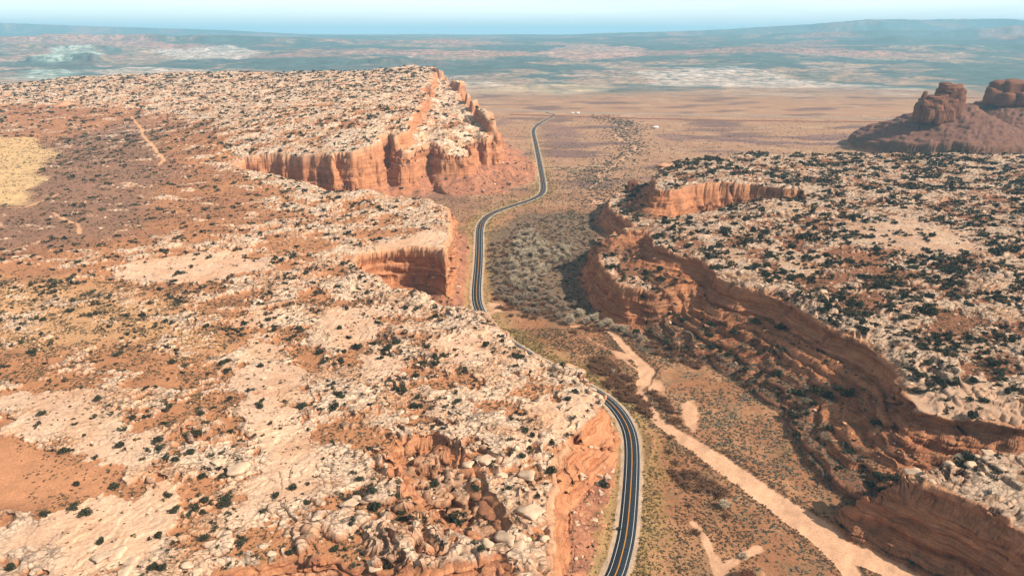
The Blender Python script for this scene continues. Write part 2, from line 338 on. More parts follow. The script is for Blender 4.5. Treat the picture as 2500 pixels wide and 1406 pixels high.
    for pts, zz, v in [([(300, 640), (420, 618), (600, 612), (640, 640), (560, 680), (400, 688), (320, 670)], 51, 1), ([(40, 960), (160, 962), (250, 975), (280, 1030), (230, 1080), (90, 1060), (30, 1010)], 45, .75),
        ([(160, 1210), (300, 1195), (430, 1220), (450, 1270), (380, 1340), (250, 1400), (0, 1420), (0, 1330), (120, 1290)], 44, 1), ([(560, 880), (620, 860), (690, 880), (740, 940), (700, 1000), (790, 1130), (700, 1240), (560, 1270), (640, 1130), (590, 1000)], 43, .8),
        ([(760, 790), (860, 760), (950, 770), (900, 830), (800, 850)], 44, .9), ([(560, 760), (660, 745), (700, 790), (620, 830)], 45, .6), ([(900, 600), (1040, 565), (1090, 575), (1060, 612), (900, 610)], 54, 1), ([(1060, 840), (1150, 820), (1180, 880), (1100, 900)], 42, .9),
        ([(200, 1090), (330, 1080), (330, 1150), (200, 1170)], 44, .8), ([(1300, 1000), (1420, 960), (1495, 1000), (1440, 1060), (1330, 1100)], 40, .8), ([(880, 880), (960, 870), (980, 920), (900, 930)], 42, .8),
        ([(2050, 560), (2180, 540), (2330, 570), (2390, 610), (2250, 620), (2100, 590)], 60, .9), ([(1850, 600), (2000, 620), (2060, 660), (1900, 660)], 58, .5), ([(2230, 960), (2380, 955), (2500, 1000), (2500, 1035), (2330, 1020)], 46, 1)]:
        pan = np.maximum(pan, v * .85 * area(pts, zz, X, Y, 7, 24, 34))
    for pts, zz in [([(-60, 1060), (60, 1080), (130, 1120), (140, 1170), (60, 1230), (-60, 1240)], 45), ([(-80, 340), (60, 345), (130, 370), (110, 430), (40, 490), (-80, 500)], 56)]:
        pink = np.maximum(pink, area(pts, zz, X, Y, 16, 34, 90))
    soilz = np.zeros(n, f32)
    for pts, zz, v in [([(-80, 290), (300, 300), (520, 340), (640, 470), (560, 560), (250, 600), (-80, 640)], 55, .95), ([(-80, 640), (250, 610), (350, 700), (500, 760), (560, 900), (350, 950), (-80, 960)], 50, .55), ([(640, 560), (840, 570), (870, 660), (660, 640)], 51, .4), ([(480, 690), (560, 680), (590, 760), (520, 780)], 46, .6),
        ([(1950, 640), (2150, 640), (2300, 700), (2100, 760), (1950, 700)], 56, .45), ([(2250, 780), (2500, 720), (2500, 900), (2350, 870)], 50, .55)]:
        soilz = np.maximum(soilz, v * area(pts, zz, X, Y, 25, 25, 80))
    rim = ss(75, 6, sdm) * ss(-1, 2, sdm)
    bias = .42 * (.45 - t) * (1 - .7 * pan) + .02 + .40 * rim - .62 * soilz + .9 * pan - 1.2 * pink + .16 * ss(900, 1600, Y) * (X < 0) + .10 * (X > 0) * (Y > 330)
    rock = ss(-.06, .07, rk + bias + (fbm(X, Y, 6, 3, 19) * .20 + (cid - .5) * .32 + (gid - .5) * .05) * (1 - pan * .6))
    # crags around the left foreground hollows
    crag = np.maximum(area([(930, 1060), (1150, 1020), (1350, 1080), (1360, 1406), (1320, 1500), (400, 1500), (560, 1350), (760, 1290), (930, 1270)], 41, X, Y, 10, 8, 30), .8 * rim)
    rel = ss(-1, 5, sdm) * top * (1 - .85 * pink) * (1 - .75 * soilz)
    terrA = np.interp(Y, [300, 900, 2000], [1, 1.3, 2.2]).astype(f32)
    Z += top * und
    lt = ss(0, 7, sdm) * top * (1 - .8 * pink) * (1 - .6 * soilz)
    Z += lt * (terr - st * .55) * (.35 + .65 * rock) * (.75 + 1.2 * crag * (Y < 700)) * (1 - .6 * pan) * terrA * 1.0
    crack = ss(.0, .13, f2 - f1); crack2 = ss(.02, .2, g2 - g1)
    pill = (1 - f1 ** 2 * .8) * crack; pill2 = (1 - g1 ** 2 * 1.4) * crack2
    Z += rel * rock * (1 - .8 * pan) * ((.45 - .25 * crag) * pill * (cid + .3) + .20 * pill2 * (gid > .45) * ss(1200, 700, Y) + .25)
    Z -= rel * (1 - rock) * .4
    Z += pan * top * .8 + .35 * pan * top * (crack - 1)
    # crisp beds on every bare slope
    bw = fbm(X, Y, 70, 3, 49) * 2.2 + .012 * X
    for st_, am_ in ((3.1, .75), (1.25, .6)):
        fq_ = (Z + bw) / st_; fk_ = np.floor(fq_); Zs = (fk_ + ss(.0, .38, fq_ - fk_)) * st_ - bw
        Z += (Zs - Z) * am_ * np.clip((tal > 1.5) + cliff * .6 + crag * top * (Y < 700) * .75 + .45 * top * rock * (1 - pan * .5), 0, 1) * ss(1, 3, Z)
    # hollows with steep walls
    FB = [U(a, b, 95)[:2] for a, b in [(950, 356), (985, 338), (1015, 312), (1035, 285), (1048, 250), (1060, 215), (1090, 215), (1160, 280), (1210, 330), (1240, 380), (1215, 430), (1100, 440), (1010, 420), (960, 390)]]
    s = local(FB, X, Y, 60, lambda a, b: poly_sd(FB, a, b) + fbm(a, b, 90, 3, 46) * 26 + ridged(a * .5 + b * .87, b * .2, 70, 2, 47) * 10, -99)
    fb1 = ss(0, 9, s) * 24 + ss(26, 34, s) * 10 * (.5 + fbm(X, Y, 70, 2, 48))
    Z -= fb1 * top * ss(20, 45, Z - 0)
    cliff = np.maximum(cliff, ss(0, 2, s) * ss(14, 9, s) * top)
    soilz = np.maximum(soilz, ss(12, 20, s) * .5)
    for B, dep, zz in ((BOWL, 10, 40), (BOWL2, 8, 40)):
        w_ = [U(a, b, zz) for a, b in B]
        s = local(w_, X, Y, 40, lambda a, b: poly_sd(w_, a, b) + fbm(a, b, 16, 3, 44) * 2.5, -99)
        b1 = ss(0, 3, s) * .45 + ss(5, 7.5, s) * .35 + ss(10, 22, s) * .2
        Z -= dep * b1 * top
        cliff = np.maximum(cliff, ss(0, 1.2, s) * ss(9, 6, s) * top * .9); soilz = np.maximum(soilz, ss(8, 14, s) * .6); rock = rock * (1 - .5 * ss(7, 10, s))
    # talus rubble
    Z += (tal == 1) * (np.abs(fbm(X, Y, 5, 3, 28)) * 1.6 + fbm(X, Y, 26, 2, 29) * 1.5) * 1.0 * ss(0, 1, tal)
    # road bed and washes
    rd = line_d(RLINE, X, Y)
    fl = ss(16, 8.5, rd); Z = Z * (1 - fl) + (-.35) * fl
    wd = np.minimum(line_d(WASH, X, Y), line_d(WASH2, X, Y)) + fbm(X, Y, 14, 3, 81) * 1.5
    valley = (1 - top) * (1 - np.clip(cliff, 0, 1)) * (tal < .5)
    sand = ss(.6, -.6, wd) * valley
    Z -= 1.1 * ss(1.2, -.8, wd) * valley
    for tr in (TRAIL, TRAILB, TRAILC, FARWASH):
        d = line_d(tr, X, Y) + fbm(X, Y, 8, 3, 83) * (1.2 if tr is not FARWASH else 5); sand = np.maximum(sand, ss(.7, -.7, d) * .9 * valley)
    for pts in ([(1665, 985), (1695, 975), (1708, 1010), (1695, 1050), (1670, 1030)], [(1580, 920), (1610, 930), (1625, 955), (1590, 955)], [(1190, 735), (1225, 740), (1240, 758), (1195, 765)], [(1450, 487), (1490, 490), (1480, 500), (1440, 497)], [(1500, 855), (1545, 865), (1535, 878), (1500, 868)], [(2100, 1060), (2140, 1080), (2150, 1110), (2110, 1100)]):
        sand = np.maximum(sand, area(pts, 1, X, Y, 2.5, 3, 10) * .9 * valley)
    path = np.zeros(n, f32)
    for tr in (PATHA, PATHB, PATHC): path = np.maximum(path, ss(1.5, -1, line_d(tr, X, Y) + fbm(X, Y, 20, 2, 84) * 2) * top)
    bz, c1, c2 = butte(X, Y, None)
    fq_ = bz / 9 + fbm(X, Y, 120, 3, 50) * .5; fk_ = np.floor(fq_); bz = bz + ((fk_ + ss(0, .3, fq_ - fk_) - fbm(X, Y, 120, 3, 50) * .5) * 9 - bz) * .45 * (bz > 6)
    out_b = bz * (top < .01)
    Z = np.where(top < .01, np.maximum(Z, Z + out_b), Z)
    z[near] = Z
    return dict(z=z, near=near, X=X, Y=Y, rock=rock, top=top, cliff=cliff, tal=tal, sdm=sdm, sand=sand, pan=pan, pink=pink, soilz=soilz, rd=rd, wd=wd, sps=sps, cap=cap, crack=crack * crack2 if True else 0,
                path=path, butte=out_b, side=side, hf=hf, crag=crag, cid=cid, rk=rk, valley=valley)

# ------------------------------------------------------------------ terrain mesh
def grid_rows():
    r = [40.0 * 1.03 ** i for i in range(50) if 40.0 * 1.03 ** i < 170]
    while r[-1] < 31000:
        y = r[-1]
        k = .0045 if y < 225 else .0019 if y < 800 else .0018 if y < 1700 else .0024 if y < 2700 else .005 if y < 5000 else .0085
        r.append(y * (1 + k))
    return np.array(r, f32)
rows = grid_rows()
tmid = np.linspace(-.9, .9, 1340); tex = .9 + np.cumsum(np.linspace(.002, .05, 60)); tcol = np.r_[-tex[::-1], tmid, tex].astype(f32)
gy, gt = np.meshgrid(rows, tcol, indexing='ij')
nr, nc = gy.shape
gx = (gy * gt * (1 + 0)).ravel(); gy = gy.ravel()
gx = gx + 0
# crowd grid lines towards the cliffs (a first pass measures where they are)
def blur(F, k=2, n=1):
    for _ in range(n):
        for ax in (0, 1):
            Pd = np.concatenate([np.repeat(F.take([0], ax), k, ax), F, np.repeat(F.take([-1], ax), k, ax)], ax)
            F = sum(Pd.take(range(i, i + F.shape[ax]), ax) for i in range(2 * k + 1)) / (2 * k + 1)
    return F.astype(f32)
def rim_pull(x, y):
    m = y < 3300
    X, Y = x[m], y[m]; best = np.full(X.shape, 1e6, f32); sec = best.copy()
    wo = wobble(X, Y)
    for ol, am_ in ((LEFT, 1), (RIGHT, 1), (LOW1, .6), (LOW2, .6), (NEARB, .5)):
        xs = [p[0] for p in ol[0]]; ys = [p[1] for p in ol[0]]
        mm = (X > min(xs) - 60) & (X < max(xs) + 60) & (Y > min(ys) - 60) & (Y < max(ys) + 60)
        s = np.full(X.shape, 1e6, f32); s[mm] = poly_sd(ol[0], X[mm], Y[mm]) + wo[mm] * am_
        sec = np.minimum(sec, np.maximum(np.abs(s), np.abs(best))); best = np.where(np.abs(s) < np.abs(best), s, best)
    F2 = np.full(x.shape, 1e6, f32); F2[m] = ss(6, 25, sec - np.abs(best)); F2 = F2.reshape(nr, nc)
    full = np.full(x.shape, 1e6, f32); full[m] = best
    G = full.reshape(nr, nc); XX = x.reshape(nr, nc); YY = y.reshape(nr, nc)
    dX = np.gradient(XX, axis=1); dj = np.gradient(G, axis=1) / dX
    dYr = np.gradient(YY, axis=0); dXr = np.gradient(XX, axis=0); di = (np.gradient(G, axis=0) - dj * dXr) / dYr
    gl = np.sqrt(dj ** 2 + di ** 2) + 1e-6; ok = (gl > .35) & (gl < 2.6) & (np.abs(G) < 80)
    g = G - 0
    g = g + 1.5; mv = np.where(ok, -.80 * g * np.exp(-(g / 17) ** 2), 0) / gl * np.minimum(F2, 1); mv = np.clip(mv, -9, 9)
    return x + blur(mv * dj / gl, 1, 2).ravel(), y + blur(mv * di / gl, 1, 2).ravel()
gx, gy = rim_pull(gx, gy)
T = terrain(gx, gy)
gz = T['z']
near = T['near']; X, Y = T['X'], T['Y']

# ---- albedo
PALE = (.70, .52, .385); PALE2 = (.58, .355, .225); SOIL = (.41, .195, .10); SOILD = (.26, .12, .07); YEL = (.58, .37, .19); SANDC = (.53, .32, .205)
N = gx.shape[0]; colr = np.zeros((N, 3), f32); aux = np.zeros(N, f32)   # aux: bare rock that shows bedding
c = np.tile(np.array(SOIL, f32), (X.shape[0], 1))
top, rock = T['top'], T['rock']
n1 = fbm(X, Y, 70, 4, 101); n2 = fbm(X, Y, 12, 4, 103)
# valley floor / plain
plain = ss(900, 1500, Y)
vf = mixc(np.tile(np.array((.28, .135, .072), f32), (X.shape[0], 1)), (.36, .195, .108), ss(-.3, .5, n1 + n2 * .5))
vf = mixc(vf, (.34, .205, .13), plain * .85)
vf = mixc(vf, (.43, .29, .19), ss(.1, .5, fbm(X, Y * 1.5, 120, 5, 104, .65)) * plain * .7)
vf = mixc(vf, (.15, .09, .08), ss(.05, .5, fbm(X, Y * 2.2, 260, 4, 105)) * plain * .85)
vf = mixc(vf, (.13, .105, .062), ss(.0, .45, fbm(X, Y, 30, 4, 107) + n2 * .4) * .38 * (1 - plain))
# olive grass verge along the road, pale gravel shoulder
vf = mixc(vf, (.36, .27, .115), ss(26, 10, T['rd'] + n2 * 8) * .42 * (1 - plain * .4))
vf = mixc(vf, (.44, .335, .245), ss(8.0, 7.2, T['rd'] + n2 * 1.2))
for pts_, v_ in (([(1750, 338), (1900, 345), (2080, 350), (2080, 357), (1850, 352), (1740, 346)], .85), ([(1590, 330), (1660, 328), (1720, 338), (1640, 342)], .6), ([(1900, 335), (2060, 328), (2150, 335), (2000, 345)], .7), ([(1310, 300), (1380, 305), (1420, 330), (1340, 335)], .55), ([(1330, 335), (1410, 338), (1400, 350), (1330, 348)], .6), ([(1170, 300), (1230, 292), (1270, 300), (1200, 312)], .5)):
    w_ = [U(a, b, 0) for a, b in pts_]; vf = mixc(vf, (.17, .10, .095), v_ * local(w_, X, Y, 120, lambda A, B: ss(-12, 12, poly_sd(w_, A, B) + fbm(A, B, 70, 4, 144) * 38), 0))  # dark patches coloured into the plain in place of cloud shadows
sdn = fbm((X * .6 + Y * .8) , (X * .8 - Y * .6) * 5, 40, 4, 145)
vf = mixc(vf, np.array(SANDC, f32)[None] * (1 + .22 * sdn)[:, None], T['sand'])
# thicket ground in the valley
thk = area([(1190, 570), (1290, 520), (1480, 520), (1450, 640), (1440, 700), (1480, 780), (1620, 830), (1480, 800), (1280, 770), (1200, 700)], 0, X, Y, 8, 10, 30)
vf = mixc(vf, (.13, .10, .07), thk * .75)
# tops
tp = mixc(np.tile(np.array(SOIL, f32), (X.shape[0], 1)), SOILD, ss(0, .7, n1 + T['soilz'] * .5 * ss(1000, 700, -Y + 1500)) * .6)
yl = area([(-80, 690), (200, 700), (450, 740), (560, 860), (300, 830), (-80, 850)], 48, X, Y, 25, 20, 60)
tp = mixc(tp, (.52, .31, .165), yl * .8)
dk = area([(-80, 400), (120, 360), (350, 320), (420, 420), (330, 560), (-80, 620)], 54, X, Y, 40, 30, 90)
tp = mixc(tp, (.21, .125, .09), dk * .7)
rs0 = ss(0, 60, X - np.interp(Y, [0, 400, 700, 1200, 3000], [150, 120, 60, 60, 60])); tp = mixc(tp, (.19, .085, .048), rs0 * .85)  # right mesa soil darkened in its colour, standing in for cloud shade
pk = T['pink']; py_ = Y > 800
tp = mixc(tp, (.60, .41, .21), pk * py_ * (.75 + .5 * n2)); tp = mixc(tp, (.44, .215, .115), pk * (~py_) * .999)
pal = mixc(np.tile(np.array(PALE, f32), (X.shape[0], 1)), PALE2, ss(-.2, .6, fbm(X, Y, 35, 4, 111)))
pal = mixc(pal, (.56, .34, .22), ss(.1, .6, fbm(X, Y, 16, 3, 113)) * .5)
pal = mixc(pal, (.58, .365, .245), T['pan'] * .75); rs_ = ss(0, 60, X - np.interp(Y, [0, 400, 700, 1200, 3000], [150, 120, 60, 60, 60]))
pal = pal * (1 - .22 * rs_[:, None]) * (1 - .62 * (1 - T['crack'])[:, None] * (1 - T['pan'])[:, None])  # right side rock dimmed likewise, shade put in the colour; dark cracks too
tp = mixc(tp, pal * 1, rock) if False else tp + (pal - tp) * rock[:, None]
tp = mixc(tp, (.58, .33, .19), T['path'])

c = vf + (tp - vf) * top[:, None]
# talus and cliffs
CL = mixc(np.tile(np.array((.50, .245, .13), f32), (X.shape[0], 1)), (.40, .18, .10), ss(-.3, .5, fbm(X, Y, 30, 3, 115)))
ta = np.clip(T['tal'], 0, 1) * (1 - top); TA = mixc(np.tile(np.array((.36, .165, .10), f32), (X.shape[0], 1)), (.24, .115, .075), ss(-.2, .4, n2))
sl = (T['tal'] > 1.2)
TA = np.where(sl[:, None], CL * .86, TA); TA = mixc(TA, (.20, .105, .065), T['sps'] * .8)
# talus only where it really stands above the floor
lift = ss(.6, 2.5, gz[near])
TA = TA * (1 - .12 * rs0 * sl * ss(1000, 650, Y))[:, None]
c = c + (TA - c) * (ta * lift * (1 - T['sand']))[:, None]
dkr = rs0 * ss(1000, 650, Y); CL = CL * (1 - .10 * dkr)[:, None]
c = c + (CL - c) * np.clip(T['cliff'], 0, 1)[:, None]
bt = ss(1, 6, T['butte']); c = mixc(c, (.155, .075, .055), bt * .95); c = c * (1 + .35 * bt * fbm(X, Y, 9, 3, 119))[:, None]
lowb = bt * ss(24, 12, gz[near]); c = mixc(c, (.12, .17, .15), lowb * .7)
colr[near] = c
cb_ = T['cap'] * (.6 - .4 * ss(40, 100, X)); c = c + (np.array((.64, .43, .285), f32) * (.9 + .25 * fbm(X, Y, 25, 2, 118))[:, None] - c) * cb_[:, None]
c = c.mean(1, keepdims=True) + (c - c.mean(1, keepdims=True)) * 1.07
colr[near] = c
aux_top = .26 * T['top'] * T['rock'] * ss(1300, 700, Y)
aux[near] = np.clip(T['cliff'] + aux_top + sl * ta * lift * (1 - .85 * T['sps']), 0, 1)
# far country
m = ~near; Xf, Yf = gx[m], gy[m]
a1 = fbm(Xf, Yf, 900, 5, 121, .6); a2 = fbm(Xf, Yf, 2600, 4, 125)
q = np.tile(np.array((.36, .24, .17), f32), (Xf.shape[0], 1))
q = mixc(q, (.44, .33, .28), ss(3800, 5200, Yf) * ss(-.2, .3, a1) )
q = mixc(q, (.24, .18, .15), ss(.0, .35, fbm(Xf, Yf * 1.6, 500, 5, 131, .6) + .25 * ss(6000, 9000, Yf)) * .8)
q = mixc(q, (.05, .10, .105), ss(-.06, .2, a2 * .8 + a1 * .7 + fbm(Xf, Yf, 240, 3, 137) * .35 + .30 * ss(6000, 11000, Yf) + .15 * ss(-500, 2500, Xf)) * .9)
q = mixc(q, (.50, .23, .17), ss(.05, .4, fbm(Xf, Yf, 1800, 4, 135)) * .6 * ss(5000, 8000, Yf))
pxf = 1250 + 1680 * Xf / (Yf * CT + CAMH * ST)
q = mixc(q, (.60, .48, .42), ss(60, 10, np.abs(pxf - 540 + 0)) * 0)
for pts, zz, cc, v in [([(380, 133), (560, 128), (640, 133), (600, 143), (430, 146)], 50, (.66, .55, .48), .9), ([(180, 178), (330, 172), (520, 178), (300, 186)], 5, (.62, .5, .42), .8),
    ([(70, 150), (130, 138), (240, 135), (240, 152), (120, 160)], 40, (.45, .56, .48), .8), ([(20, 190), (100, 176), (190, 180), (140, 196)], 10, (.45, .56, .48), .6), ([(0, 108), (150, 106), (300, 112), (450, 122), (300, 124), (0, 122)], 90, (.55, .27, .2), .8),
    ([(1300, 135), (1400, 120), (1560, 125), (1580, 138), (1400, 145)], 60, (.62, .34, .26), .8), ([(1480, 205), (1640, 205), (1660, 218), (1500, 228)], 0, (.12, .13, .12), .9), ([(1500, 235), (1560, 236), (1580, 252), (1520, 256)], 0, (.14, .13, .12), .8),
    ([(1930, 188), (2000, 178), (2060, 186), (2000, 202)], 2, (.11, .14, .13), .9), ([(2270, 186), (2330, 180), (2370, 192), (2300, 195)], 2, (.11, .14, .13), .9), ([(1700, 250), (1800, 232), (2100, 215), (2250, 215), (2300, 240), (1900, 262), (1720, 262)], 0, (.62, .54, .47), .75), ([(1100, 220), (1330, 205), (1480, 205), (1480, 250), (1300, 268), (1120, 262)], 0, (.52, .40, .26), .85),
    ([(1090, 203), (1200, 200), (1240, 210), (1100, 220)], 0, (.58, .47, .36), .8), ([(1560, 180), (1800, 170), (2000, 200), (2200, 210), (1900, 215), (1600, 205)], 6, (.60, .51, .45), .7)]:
    w_ = [U(a, b, zz) for a, b in pts]
    s = local(w_, Xf, Yf, 900, lambda A, B: poly_sd(w_, A, B) + fbm(A, B, 500, 4, 141) * 130, -999)
    q = mixc(q, cc, ss(-60, 60, s) * v * (.75 + .5 * fbm(Xf, Yf, 150, 3, 143)))
q = q * (1 + .55 * fbm(Xf, Yf, 170, 5, 147, .7) + .25 * ridged(Xf, Yf, 420, 4, 61))[:, None]
pn_ = np.tile(np.array((.34, .205, .13), f32), (Xf.shape[0], 1)); pn_ = mixc(pn_, (.43, .29, .19), ss(.1, .5, fbm(Xf, Yf * 1.5, 120, 5, 104, .65)) * .7); pn_ = mixc(pn_, (.15, .09, .08), ss(.05, .5, fbm(Xf, Yf * 2.2, 260, 4, 105)) * .85)
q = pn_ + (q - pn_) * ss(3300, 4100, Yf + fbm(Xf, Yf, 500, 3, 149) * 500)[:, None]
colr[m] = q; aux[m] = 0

# bedding pushes the cliff faces in and out (real ledges)
G = lambda a: a.reshape(nr, nc)
zz = G(gz); XX = G(gx); YY = G(gy)
def grads(F):
    ax = np.gradient(XX, axis=1); bx = np.gradient(YY, axis=1); ay = np.gradient(XX, axis=0); by = np.gradient(YY, axis=0)
    Fj = np.gradient(F, axis=1); Fi = np.gradient(F, axis=0); det = ax * by - ay * bx; det = np.where(np.abs(det) < 1e-4, 1e-4, det)
    return (Fj * by - Fi * bx) / det, (Fi * ax - Fj * ay) / det
dzx, dzy = grads(zz); _sl = np.sqrt(dzx ** 2 + dzy ** 2); zs_ = blur(zz, 2, 2); bxs, bys = grads(zs_); _b = np.sqrt(bxs ** 2 + bys ** 2) + 1e-4; dzx = bxs / _b * _sl; dzy = bys / _b * _sl; sl_ = np.sqrt(dzx ** 2 + dzy ** 2); sl_f = sl_.ravel()
steep = blur((ss(.5, 1.6, sl_f) * near).reshape(nr, nc), 1, 1).ravel()
nx = (-dzx / (sl_ + 1e-5)).ravel(); ny = (-dzy / (sl_ + 1e-5)).ravel()
zt = gz + .018 * gx + .01 * gy + fbm(gx, gy, 60, 2, 151) * 1.2
bed = pn(zt / 2.6, gx * .008, 161) * .95 + pn(zt / 1.1, gx * .012, 163) * .35 + pn(zt / 7.5, gx * .004 + gy * .004, 165) * 1.7
bed = bed + pn(gx / 13 + gz * .07, gy / 13 + gz / 9, 167) * 1.5 + pn(gx / 5 + gz * .1, gy / 5 + gz / 4, 168) * .5
amp = np.interp(gy, [300, 1200, 2500], [2.2, 2.5, 3.2])
# hollowed alcove in the promontory and the undercut below the right rim
ac_ = U(975, 655, 30); ra_ = np.exp(-(((gx - ac_[0]) / 62) ** 2 + ((gy - ac_[1]) / 60) ** 2) ** 2); hz_ = np.clip((gz - 4) / 40, 0, 1)
alc = -9 * ra_ * np.sin(np.pi * hz_ ** .8) * near * (steep > .2)
hr_ = np.full(N, 999, f32); mm_ = (gy < 1000) & (gy > 330) & (gx > 40); hr_[mm_] = HR(gx[mm_], gy[mm_]); dd_ = hr_ - gz
ucut = -4.5 * ss(3, 6, dd_) * ss(17, 9, dd_) * (.35 + ss(-.2, .4, fbm(gx, gy, 70, 2, 155))) * steep
bed = bed + (alc + ucut) / np.maximum(amp * steep, .3) * (steep > .15)
gx2 = gx + (nx * bed * steep * amp).astype(f32); gy2 = gy + (ny * bed * steep * amp).astype(f32)
fine = np.zeros(N, f32); fine[near] = (fbm(X, Y, 2.4, 3, 171) * .16 * (.4 + T['crag'])) * ss(900, 500, Y) * ss(0, 5, np.abs(T['sdm'])) * (top * .9 + T['tal'].clip(0, 1) * .4)
gz2 = gz + fine
capm = np.ones(N, f32); capm[near] = 1 - T['cap'] * .7
aux = np.maximum(aux, ss(.7, 1.3, sl_f) * near) * capm; ax0 = np.zeros(N, f32); ax0[near] = aux_top
tq_ = np.ones(N, f32); tq_[near] = 1 - .72 * T['top'] * (1 - T['cliff'].clip(0, 1)); aux = np.maximum(aux * tq_, ax0)
nb_ = np.zeros(N, f32); nb_[near] = ss(1, 6, T['butte']); aux = aux * (1 - .75 * nb_)
rsf = np.zeros(N, f32); rsf[near] = dkr
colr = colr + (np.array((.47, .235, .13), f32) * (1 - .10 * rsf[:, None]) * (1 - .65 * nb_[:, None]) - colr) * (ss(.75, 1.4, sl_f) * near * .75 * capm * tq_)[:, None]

def link_mesh(name, verts, faces_idx, nper, mats, parent=None, smooth=True):
    me = D.meshes.new(name); nf = len(faces_idx) // nper
    me.vertices.add(len(verts)); me.vertices.foreach_set('co', np.ascontiguousarray(verts, f32).ravel())
    me.loops.add(len(faces_idx)); me.loops.foreach_set('vertex_index', np.ascontiguousarray(faces_idx, np.int32))
    me.polygons.add(nf); me.polygons.foreach_set('loop_start', np.arange(nf, dtype=np.int32) * nper)
    me.polygons.foreach_set('loop_total', np.full(nf, nper, np.int32))
    if smooth: me.polygons.foreach_set('use_smooth', np.ones(nf, bool))
    me.update(calc_edges=True)
    for m_ in (mats if isinstance(mats, (list, tuple)) else [mats]): me.materials.append(m_)
    o = D.objects.new(name, me); COL.objects.link(o)
    if parent: o.parent = parent
    return o
def tag(o, label=None, cat=None, group=None, kind=None):
    if label: o['label'] = label
    if cat: o['category'] = cat
    if group: o['group'] = group
    if kind: o['kind'] = kind
    return o
def set_col(me, rgb, a=None, name='Col'):
    at = me.attributes.new(name, 'FLOAT_COLOR', 'POINT'); b = np.ones((len(rgb), 4), f32); b[:, :3] = rgb
    if a is not None: b[:, 3] = a
    at.data.foreach_set('color', b.ravel())

# ------------------------------------------------------------------ materials
def mat(name): 
    m = D.materials.new(name); m.use_nodes = True; n = m.node_tree.nodes; b = n['Principled BSDF']
    b.inputs['Specular IOR Level'].default_value = .15; b.inputs['Roughness'].default_value = .9
    return m, m.node_tree, b
def node(t, typ, **kw):
    n = t.nodes.new(typ)
    for k, v in kw.items():
        if k in n.inputs: n.inputs[k].default_value = v
        else: setattr(n, k, v)
    return n
MT, t, b = mat('ground_rock')
at = node(t, 'ShaderNodeAttribute', attribute_name='Col')
geo = node(t, 'ShaderNodeNewGeometry')
def noise(scale, detail=5, rough=.6, vec=None, dist=0):
    n = node(t, 'ShaderNodeTexNoise', Scale=scale, Detail=detail, Roughness=rough, Distortion=dist)
    t.links.new(vec if vec is not None else geo.outputs['Position'], n.inputs['Vector']); return n.outputs[0]
def rng(src, a, b_, c_, d):
    n = node(t, 'ShaderNodeMapRange'); n.inputs[1].default_value = a; n.inputs[2].default_value = b_; n.inputs[3].default_value = c_; n.inputs[4].default_value = d
    t.links.new(src, n.inputs[0]); return n.outputs[0]
def math_(op, a, b_=None):
    n = node(t, 'ShaderNodeMath', operation=op)
    for i, s in enumerate((a, b_)):
        if s is None: continue
        if isinstance(s, (int, float)): n.inputs[i].default_value = s
        else: t.links.new(s, n.inputs[i])
    return n.outputs[0]
def mixrgb(fac, a, b_, typ='MIX'):
    n = node(t, 'ShaderNodeMixRGB', blend_type=typ)
    for i, s in enumerate((fac, a, b_)):
        if isinstance(s, (int, float)): n.inputs[i].default_value = s
        elif isinstance(s, tuple): n.inputs[i].default_value = (*s, 1)
        else: t.links.new(s, n.inputs[i])
    return n.outputs[0]
v1 = rng(noise(.9, 6, .7), .25, .75, .62, 1.30)
sxyz = node(t, 'ShaderNodeSeparateXYZ'); t.links.new(geo.outputs['Position'], sxyz.inputs[0])
farf = rng(sxyz.outputs[1], 2800, 4500, 0, 1)
scr = rng(noise(.016, 10, .8), .48, .545, 0, 1)
v2 = rng(noise(.11, 5, .6), .3, .7, .85, 1.13)
vv = math_('MULTIPLY', v1, v2)
mul = node(t, 'ShaderNodeVectorMath', operation='SCALE'); t.links.new(at.outputs['Color'], mul.inputs[0]); t.links.new(vv, mul.inputs['Scale'])
base = mixrgb(math_('MULTIPLY', math_('MULTIPLY', farf, scr), .85), mul.outputs[0], (.06, .095, .095))
# bedding lines by height on the bare faces
mp = node(t, 'ShaderNodeMapping'); mp.inputs['Scale'].default_value = (.012, .012, .62); t.links.new(geo.outputs['Position'], mp.inputs[0])
mp3 = node(t, 'ShaderNodeMapping'); mp3.inputs['Scale'].default_value = (.006, .006, .14); t.links.new(geo.outputs['Position'], mp3.inputs[0])
sb = math_('ADD', math_('MULTIPLY', noise(1.0, 6, .65, mp.outputs[0], .25), .42), math_('MULTIPLY', noise(1.0, 4, .6, mp3.outputs[0], .2), .58))
mp2 = node(t, 'ShaderNodeMapping'); mp2.inputs['Scale'].default_value = (.07, .07, .03); t.links.new(geo.outputs['Position'], mp2.inputs[0])
varn = noise(1.0, 5, .6, mp2.outputs[0], .3)
ramp = node(t, 'ShaderNodeValToRGB'); cr = ramp.color_ramp
for i, (p_, c_) in enumerate([(.36, (.17, .06, .034, 1)), (.44, (.42, .175, .08, 1)), (.5, (.52, .25, .13, 1)), (.56, (.30, .11, .055, 1)), (.64, (.57, .33, .195, 1))]):
    if i < 2: e = cr.elements[i]; e.position = p_; e.color = c_
    else: e = cr.elements.new(p_); e.color = c_
t.links.new(sb, ramp.inputs[0])
bedc = mixrgb(rng(varn, .54, .68, 0, .6), ramp.outputs[0], (.16, .085, .06))
bedc = mixrgb(1.0, bedc, mixrgb(1.0, base, (2.1, 4.1, 7.2), 'MULTIPLY'), 'MULTIPLY')
colf = mixrgb(math_('MULTIPLY', at.outputs['Alpha'], .85), base, bedc)
t.links.new(colf, b.inputs['Base Color'])
bn = math_('ADD', math_('MULTIPLY', noise(.62, 9, .74), 1.0), math_('MULTIPLY', math_('MULTIPLY', sb, at.outputs['Alpha']), 1.2))
